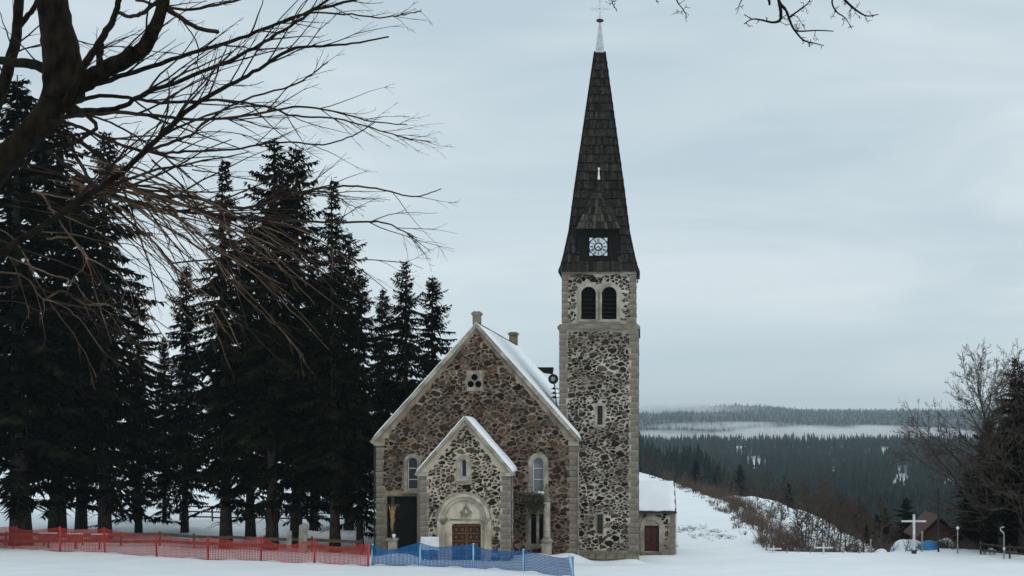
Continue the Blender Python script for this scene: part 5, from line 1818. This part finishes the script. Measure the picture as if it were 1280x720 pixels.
# dry grass tufts poking through the snow by the annex
mb = MB(); rg = random.Random(31)
for k in range(230):
    c_ = rg.choice(((853, 118, 7), (880, 112, 9), (905, 111, 8), (868, 121, 10), (840, 104, 3), (890, 117, 12)))
    u = c_[0] + rg.gauss(0, c_[2]); Y = c_[1] + rg.gauss(0, 1.2)
    x = X_(u, Y)
    if edge_dist(x, Y) > 0: continue
    z = gz(x, Y)
    for q in range(6):
        b_ = Vector((x + rg.uniform(-.12, .12), Y + rg.uniform(-.1, .1), z - .03))
        t_ = b_ + Vector((rg.gauss(0, .10), rg.gauss(0, .06), rg.uniform(.06, .22)))
        mb.add([b_ + Vector((-.012, 0, 0)), b_ + Vector((.012, 0, 0)), t_], [(0, 1, 2)])
tag(mb.build("dry_grass", M['twig_grey'], fix=False), "dry grass tufts poking through snow right of the annex", "grass", kind="stuff")

# ------------------------------------------------------------------ the near bare tree with the long boughs
YN_T = 20.0
near = thing("bare_tree", "huge near leafless tree with long sweeping boughs at the picture's upper left", "tree", (X_(-190, YN_T), YN_T, gz(X_(-190, YN_T), YN_T)))
k_px = YN_T / F
rg = random.Random(99)


def smooth_path(pts, sub=4):
    out = []
    n = len(pts)
    for i in range(n - 1):
        p0, p1, p2, p3 = pts[max(i - 1, 0)], pts[i], pts[i + 1], pts[min(i + 2, n - 1)]
        for k in range(sub):
            t = k / sub
            out.append(0.5 * ((2 * p1) + (p2 - p0) * t + (2 * p0 - 5 * p1 + 4 * p2 - p3) * t * t + (3 * p1 - p0 - 3 * p2 + p3) * t ** 3))
    out.append(pts[-1])
    return out


def bough(px, r0, r1, dy=0.0, y0=0.0, sub=4, jit=.0):
    """px: [(u, v)] traced along a bough; depth drifts from y0 by dy"""
    n = len(px)
    tot = [0]
    for i in range(1, n): tot.append(tot[-1] + math.hypot(px[i][0] - px[i - 1][0], px[i][1] - px[i - 1][1]))
    pts = []
    for (u, v), l in zip(px, tot):
        t = l / tot[-1]
        Y = YN_T + y0 + dy * t
        pts.append(P(u, v, Y))
    sp_ = smooth_path(pts, sub)
    m = len(sp_)
    for i in range(1, m - 1):
        sp_[i] = sp_[i] + Vector((rg.gauss(0, jit), rg.gauss(0, jit), rg.gauss(0, jit)))
    rads = [k_px * (r0 + (r1 - r0) * (i / (m - 1)) ** .8) for i in range(m)]
    return sp_, rads


def knobbly(mb, pts, rads, n=12, amp=.10):
    o = len(mb.v)
    mb.tube(pts, rads, n)
    for i in range(o, len(mb.v)):
        v = Vector(mb.v[i])
        k = i - o
        ring_i = min(k // n, len(pts) - 1)
        d = v - pts[ring_i]
        f = 1 + amp * (mnoise.noise(v * 3.1) + .6 * mnoise.noise(v * 9.0))
        mb.v[i] = tuple(pts[ring_i] + d * f)


# trunk from the ground, out of the picture, into the fork
base = near.location.copy()
tpts = [base + Vector((0, 0, -.4)), base + Vector((.1, 0, .8)), P(-165, 520, YN_T), P(-125, 390, YN_T), P(-60, 275, YN_T), P(10, 195, YN_T), P(55, 148, YN_T), P(78, 108, YN_T)]
tsp = smooth_path(tpts, 6)
trd = list(np.interp(np.linspace(0, 1, len(tsp)), [0, .12, .4, .7, .9, 1], [.72, .50, .33, .175, .19, .27]))
mb = MB()
knobbly(mb, tsp, trd, 16, .16)
mb.build("trunk", M['bark_big'], near, smooth=True)


def limb(px, r0, r1, dy=0, y0=0, amp=.10, tw=0, nm_="limb", mat='bark_big', lf=.3, lv=1, sub=5, grav=0.0):
    pts, rads = bough(px, r0, r1, dy, y0, sub, .006)
    mb = MB()
    if r0 > 5: knobbly(mb, pts, rads, 10, amp)
    else: mb.tube(pts, rads, 6 if r0 > 1.5 else 5)
    o = mb.build(nm_, M[mat], near, smooth=True)
    if tw:
        sprout(TW, pts, rads, rg, lv, max(3, int(tw * .8)), lf * 1.15, (.15, .62), grav, .0034, .050, .15, Vector((0, 1, 0)), sub=.22)
    return o


TW, TWT = MB(), MB()
limb([(80, 125), (78, 90), (73, 50), (64, 0), (56, -60), (60, -160), (75, -300)], 26, 13, amp=.16)
limb([(78, 130), (95, 108), (120, 93), (150, 78), (176, 64), (192, 38), (203, 8), (208, -30), (225, -120)], 14, 5.5, -.8, tw=14, lf=.35)
limb([(78, 100), (50, 83), (20, 78), (-30, 70), (-110, 40)], 8, 4, .8, tw=8)
limb([(-30, 190), (2, 112), (12, 80), (20, 45), (23, 10), (26, -40), (40, -140)], 9, 5, 1.5, .3, tw=10)
limb([(18, 40), (30, 25), (44, 6), (55, -30)], 4.5, 3, .5, 1.2, tw=5)
limb([(122, 94), (125, 74), (126, 54)], 5, 3.6, 0, -.2)
limb([(158, 77), (162, 66), (164, 58)], 4, 2.4, 0, -.4)
limb([(84, 128), (100, 92), (112, 72), (130, 44), (144, 18), (150, -10), (160, -70)], 5.5, 3, -.8, -.3, tw=8)
limb([(92, 132), (120, 160), (70, 190)], 3, 2, -1, -.3)
BR = [
    ([(96, 118), (120, 106), (150, 96), (200, 80), (240, 66), (290, 52), (340, 32), (390, 14), (450, -2)], 4.6, 1.5, -1.2),
    ([(340, 32), (385, 16), (440, 19), (475, 22), (500, 19), (527, 14)], 1.8, .6, -.6),
    ([(84, 140), (115, 138), (150, 134), (180, 118), (240, 95), (295, 72), (330, 52), (370, 28), (412, -2)], 4.4, 1.4, -.9),
    ([(76, 146), (110, 143), (150, 141), (200, 145), (240, 149), (305, 145), (365, 134), (415, 139), (465, 151), (509, 156)], 4.0, .7, 1.2),
    ([(92, 128), (125, 120), (160, 122), (200, 128), (240, 127), (270, 125), (330, 133), (370, 145), (420, 148), (465, 160), (505, 172), (539, 178)], 3.4, .6, .6),
    ([(-40, 345), (10, 310), (65, 275), (140, 225), (180, 190), (215, 155), (250, 126), (295, 103), (330, 82), (365, 62), (400, 58), (440, 54), (486, 46)], 6.0, .8, -2.2),
    ([(185, 188), (215, 178), (240, 168), (260, 150), (305, 125), (365, 107), (390, 92), (410, 77)], 2.6, .7, -.8),
    ([(62, 150), (90, 155), (120, 168), (160, 185), (200, 191), (240, 189), (290, 187), (350, 178), (405, 180), (440, 170), (470, 152)], 3.2, .7, .8),
    ([(50, 160), (88, 170), (130, 200), (165, 232), (200, 245), (240, 246), (300, 260), (340, 252), (385, 238), (430, 233), (470, 235), (510, 245), (530, 244), (552, 236)], 4.2, .6, .4),
    ([(60, 190), (120, 232), (180, 256), (240, 266), (330, 273), (405, 278), (460, 277), (485, 280), (505, 289), (521, 298)], 3.6, .6, -.5),
    ([(210, 330), (300, 322), (380, 328), (440, 324), (500, 328), (511, 327)], 1.4, .5, .2),
    ([(85, 170), (100, 205), (125, 240), (160, 275), (190, 300), (215, 330), (235, 352)], 3.4, 1.0, 1.0),
    ([(0, 78), (30, 62), (80, 50), (120, 57), (165, 60), (240, 70)], 1.6, .6, 1.0),
    ([(207, 10), (230, 25), (250, 36), (272, 40)], 4.0, 2.6, -.4),
    ([(145, 15), (160, 20), (175, 18), (192, 6), (200, -4)], 3.0, 2.4, -.4),
    ([(205, 0), (245, 50), (247, 80), (260, 100), (300, 108), (330, 102)], 1.2, .4, -.5),
    ([(240, 166), (300, 167), (360, 190), (400, 180)], .9, .4, .5),
    ([(380, 232), (420, 245), (440, 258), (458, 258)], .9, .4, .2),
    ([(170, 0), (230, 12), (280, 4), (330, -10)], 2.4, 1.4, -.6),
    ([(240, 212), (300, 222), (350, 232), (385, 240), (402, 214)], 1.0, .4, .3),
    ([(190, 200), (230, 235), (250, 262), (280, 300), (300, 318)], 1.6, .7, -.4),
    ([(90, 140), (130, 150), (170, 170), (210, 200), (240, 224), (262, 240)], 2.0, .7, -.7),
]
for px, a, b, dy in BR:
    limb(px, a * .85, b, dy, rg.uniform(-.3, .3), tw=int(6 + (px[-1][0] - px[0][0]) / 26), nm_="bough", mat='twig' if a < 4.3 else 'bark_big', lf=.30, lv=1)
# the drooping fan of paler boughs crossing in front of the spruces
fan = [((95, 190), (430, 395)), ((60, 215), (400, 415)), ((110, 210), (372, 445)), ((70, 235), (345, 448)), ((120, 225), (318, 440)), ((130, 220), (455, 365)), ((90, 225), (300, 430)),
       ((60, 260), (270, 425)), ((140, 228), (470, 385)), ((20, 250), (240, 395)), ((100, 240), (420, 345)), ((150, 235), (480, 350)), ((80, 200), (385, 330)), ((50, 240), (330, 385)),
       ((110, 235), (355, 415)), ((30, 290), (305, 400)), ((120, 240), (410, 440)), ((160, 240), (395, 380)), ((0, 300), (210, 430)), ((60, 250), (180, 470)), ((40, 240), (140, 430)),
       ((-20, 280), (120, 480)), ((0, 340), (150, 455)), ((-20, 360), (145, 400)), ((100, 220), (440, 320)), ((90, 235), (365, 375)), ((130, 245), (340, 405)), ((150, 245), (285, 455)), ((70, 230), (250, 440))]
fan += [((rg.uniform(10, 150), rg.uniform(200, 260)), (rg.uniform(230, 440), rg.uniform(330, 450))) for _ in range(9)]
fan += [((rg.uniform(-30, 60), rg.uniform(260, 380)), (rg.uniform(80, 220), rg.uniform(380, 490))) for _ in range(5)]
for i, ((ua, va), (ub, vb)) in enumerate(fan):
    n = 6
    px = []
    sagv = rg.uniform(-26, 4)
    for k in range(n + 1):
        t = k / n
        px.append((ua + (ub - ua) * t + rg.gauss(0, 4) * (0 < k), va + (vb - va) * (t ** 1.45) + sagv * 4 * t * (1 - t) * .5 + rg.gauss(0, 4.5) * (0 < k)))
    pts, rads = bough(px, rg.uniform(.8, 1.9), rg.uniform(.3, .5), rg.uniform(-2.5, -.6), rg.uniform(-.6, .8), 4, .006)
    tan = i % 5 < 3
    MB().tube(pts, rads, 5).build("bough", M['twig_tan' if tan else 'twig'], near, smooth=True)
    sprout(TWT if tan else TW, pts, rads, rg, 1, 4, .34, (.12, .5), -.012, .0034, .050, .25, Vector((0, 1, 0)), sub=.3)
o = TW.build("crown", M['twig'], near, fix=False); o['kind'] = 'stuff'
o = TWT.build("drooping_twigs", M['twig_tan'], near, fix=False); o['kind'] = 'stuff'

# the tree that overhangs from the upper right: its trunk stands outside the picture
ot_x, ot_y = 11.5, 13.0
ov = thing("bare_tree", "leafless tree whose gnarled twigs hang into the top of the sky", "tree", (ot_x, ot_y, gz(ot_x, ot_y)))
b0 = Vector((ot_x, ot_y, gz(ot_x, ot_y)))
rg = random.Random(17)
tp = smooth_path([b0 + Vector((0, 0, -.3)), b0 + Vector((.1, 0, 3)), b0 + Vector((-.1, .1, 6)), b0 + Vector((-.4, 0, 9)), b0 + Vector((-.3, .1, 12))], 5)
MB().tube(tp, list(np.interp(np.linspace(0, 1, len(tp)), [0, .1, 1], [.42, .33, .10])), 10).build("trunk", M['bark_big'], ov, smooth=True)
HG = MB()
YO = 12.0
j0 = b0 + Vector((-.35, 0, 7.6))
main = smooth_path([j0, Vector((8.0, YO + .5, 13.7)), Vector((5.0, YO + .2, 13.6)), P(1040, -70, YO), P(960, -60, YO), P(880, -55, YO), P(760, -40, YO)], 5)
MB().tube(main, list(np.linspace(.14, .02, len(main))), 8).build("limb", M['bark_big'], ov, smooth=True)
hang = [([(960, -60), (966, -25), (974, 2), (982, 12), (986, 22), (992, 36), (1000, 39), (1022, 38), (1042, 39)], 2.6, .6), ([(974, 2), (976, 15), (975, 25), (966, 28), (952, 25), (940, 24), (930, 30)], 2.4, .6),
        ([(986, 22), (1000, 12), (1008, 6), (1016, -5)], 1.2, .5), ([(992, 36), (1004, 50), (1018, 54), (1030, 57)], 1.4, .4), ([(940, 24), (930, 18)], .8, .4),
        ([(1040, -70), (1045, -20), (1040, 2), (1046, 15), (1056, 22), (1064, 34)], 1.8, .4), ([(1045, -12), (1060, 4), (1072, 14), (1084, 20), (1098, 18)], 2.0, .5),
        ([(850, -55), (848, -20), (846, 0), (854, 12), (859, 22)], 1.4, .4), ([(880, -55), (930, -20), (925, 4), (922, 10)], 1.2, .4), ([(760, -40), (763, -10), (766, 5), (771, 12)], 1.0, .4),
        ([(930, -20), (958, -4), (962, 6)], 2.2, 1.4), ([(820, -50), (822, -10), (820, 2)], 1.0, .4)]
for px, a, b in hang:
    pts = smooth_path([P(u, v, YO + rg.uniform(-.15, .15)) for u, v in px], 4)
    m = len(pts)
    rr = [YO / F * (a + (b - a) * i / (m - 1)) for i in range(m)]
    MB().tube(pts, rr, 6).build("branch", M['bark_big'], ov, smooth=True)
    sprout(HG, pts, rr, rg, 1, 9, .22, (.5, 1.3), -.05, .0026, .25, .2, Vector((0, 1, 0)))
HG.build("crown", M['twig'], ov, fix=False)

# ------------------------------------------------------------------ the far woods
npr = np.random.RandomState(4)
NT = 30000
u = npr.uniform(720, 1400, NT)
Yf = 430 * (8600 / 430) ** npr.rand(NT)
Xf = (u - U0) * Yf / F + npr.uniform(-3, 3, NT)
dd = edge_dist(Xf, Yf)
keep = (dd > 45) & (clearing(Xf, Yf) < .35)
keep &= (wob(Xf, Yf, 55, 9) + .6 * wob(Xf, Yf, 21, 12) > -.72 + .12 * npr.rand(NT)) | (Yf > 3000)
keep &= ~((Yf > 2800) & (Yf < 3800) & (npr.rand(NT) < .93))
Xf, Yf = Xf[keep], Yf[keep]
Zf = ground_z(Xf, Yf)
n = len(Xf)
hf = npr.uniform(7, 17, n) * np.where(Yf > 2500, 1.15, 1.0) * (1 + .28 * wob(Xf, Yf, 38, 3))
wf = hf * npr.uniform(.12, .19, n)
SID = 5
ang = npr.rand(n)[:, None] * 6.28 + np.arange(SID)[None, :] * 2 * np.pi / SID
vl, fl_ = [], []
tiers = ((.05, .50, 1.0), (.24, .66, .84), (.42, .80, .64), (.60, .91, .45), (.76, 1.0, .27))
off = 0
for (zb_, zt_, wr_) in tiers:
    j = npr.uniform(.55, 1.4, (n, SID))
    rx = (wf * wr_)[:, None] * j
    ringv = np.stack([Xf[:, None] + rx * np.cos(ang), Yf[:, None] + rx * np.sin(ang), (Zf + hf * zb_)[:, None] + npr.uniform(-.07, .04, (n, SID)) * hf[:, None]], -1)
    apex = np.stack([Xf, Yf, Zf + hf * zt_], -1)[:, None, :]
    blk = np.concatenate([ringv, apex], 1).reshape(-1, 3)
    base_i = off + np.arange(n)[:, None] * (SID + 1)
    k = np.arange(SID)[None, :]
    f = np.stack([base_i + k, base_i + (k + 1) % SID, np.broadcast_to(base_i + SID, (n, SID))], -1).reshape(-1, 3)
    vl.append(blk); fl_.append(f); off += n * (SID + 1)
va, fa = np.concatenate(vl), np.concatenate(fl_)
me = bpy.data.meshes.new("forest")
me.vertices.add(len(va)); me.vertices.foreach_set("co", va.astype(np.float32).ravel())
me.loops.add(fa.size); me.loops.foreach_set("vertex_index", fa.astype(np.int32).ravel())
me.polygons.add(len(fa)); me.polygons.foreach_set("loop_start", (np.arange(len(fa)) * 3).astype(np.int32))
me.update(calc_edges=True)
me.materials.append(M['far_needles'])
tag(link("forest", me), "dark conifer forest filling the valley and the far hills", "forest", kind="stuff")


# ------------------------------------------------------------------ air: fog banks in the valley, haze over everything
def vol_mat(name, col, dens, ani=0.0):
    m = bpy.data.materials.new(name); m.use_nodes = True
    nt = m.node_tree
    for n_ in list(nt.nodes):
        if n_.bl_idname != 'ShaderNodeOutputMaterial': nt.nodes.remove(n_)
    out = nt.nodes[0]
    v = nt.nodes.new("ShaderNodeVolumePrincipled")
    v.inputs['Color'].default_value = (*col, 1); v.inputs['Density'].default_value = dens; v.inputs['Anisotropy'].default_value = ani
    nt.links.new(v.outputs[0], out.inputs['Volume'])
    return m


def fog_mat(dens, seed):
    """soft-edged bank: densest in the middle, torn by noise"""
    m = bpy.data.materials.new("fog_bank"); m.use_nodes = True
    nt = m.node_tree
    for n_ in list(nt.nodes):
        if n_.bl_idname != 'ShaderNodeOutputMaterial': nt.nodes.remove(n_)
    out = nt.nodes[0]
    v = nt.nodes.new("ShaderNodeVolumePrincipled"); v.inputs['Color'].default_value = (.985, .99, 1, 1)
    tc = nt.nodes.new("ShaderNodeTexCoord")
    mp = nt.nodes.new("ShaderNodeMapping"); mp.inputs['Scale'].default_value = (2, 2, 2); mp.inputs['Location'].default_value = (-1, -1, -1)
    ln = nt.nodes.new("ShaderNodeVectorMath"); ln.operation = 'LENGTH'
    sq = nt.nodes.new("ShaderNodeMath"); sq.operation = 'POWER'; sq.inputs[1].default_value = 1.6
    iv = nt.nodes.new("ShaderNodeMath"); iv.operation = 'SUBTRACT'; iv.inputs[0].default_value = 1.0; iv.use_clamp = True
    no = nt.nodes.new("ShaderNodeTexNoise"); no.inputs['Scale'].default_value = 2.2; no.inputs['Detail'].default_value = 3.0
    m2 = nt.nodes.new("ShaderNodeMapping"); m2.inputs['Scale'].default_value = (2.4, 1, .7); m2.inputs['Location'].default_value = (seed * 3.1, 0, 0)
    mr = nt.nodes.new("ShaderNodeMapRange"); mr.inputs['From Min'].default_value = .38; mr.inputs['From Max'].default_value = .62
    mu = nt.nodes.new("ShaderNodeMath"); mu.operation = 'MULTIPLY'
    md = nt.nodes.new("ShaderNodeMath"); md.operation = 'MULTIPLY'; md.inputs[1].default_value = dens
    L = nt.links.new
    L(tc.outputs['Generated'], mp.inputs[0]); L(mp.outputs[0], ln.inputs[0]); L(ln.outputs['Value'], sq.inputs[0]); L(sq.outputs[0], iv.inputs[1])
    L(tc.outputs['Generated'], m2.inputs[0]); L(m2.outputs[0], no.inputs['Vector']); L(no.outputs['Fac'], mr.inputs['Value'])
    L(iv.outputs[0], mu.inputs[0]); L(mr.outputs[0], mu.inputs[1]); L(mu.outputs[0], md.inputs[0]); L(md.outputs[0], v.inputs['Density'])
    L(v.outputs[0], out.inputs['Volume'])
    return m


def fog(label, cx, cy, rx, ry, rz_, zc, dens, seed):
    mb = MB(); n, m = 28, 10
    vs_, fs_ = [], []
    for i in range(m + 1):
        t = -math.pi / 2 + math.pi * i / m
        for k in range(n):
            a = 2 * math.pi * k / n
            vs_.append((cx + rx * math.cos(t) * math.cos(a), cy + ry * math.cos(t) * math.sin(a), zc + rz_ * math.sin(t)))
    for i in range(m):
        for k in range(n):
            fs_.append((i * n + k, i * n + (k + 1) % n, (i + 1) * n + (k + 1) % n, (i + 1) * n + k))
    o = mb.add(vs_, fs_).build("fog", fog_mat(dens, seed), smooth=True)
    return tag(o, label, "fog", kind="stuff")


def fog_px(label, uc, vc, du, dv, Y, ry, dens, seed):
    fog(label, X_(uc, Y), Y, du * Y / F, ry, dv * Y / F, Z_(vc, Y), dens, seed)


fog_px("bright white fog bank lying across the valley", 1060, 545, 180, 15, 3300, 420, .030, 1)
fog_px("paler fog bank near the church tower", 850, 549, 120, 13, 3200, 400, .012, 2)
fog_px("thin fog streak above the bright bank", 910, 533, 110, 7, 4200, 350, .012, 3)
fog_px("low cloud resting on the far ridge", 845, 514, 130, 11, 6600, 700, .004, 4)

mb = MB().box(-5300, 5300, -70, 9400, -75, 120)
tag(mb.build("haze", vol_mat("haze", (.76, .90, .98), 7.5e-5)), "thin blue winter haze over the valley", "haze", kind="stuff")
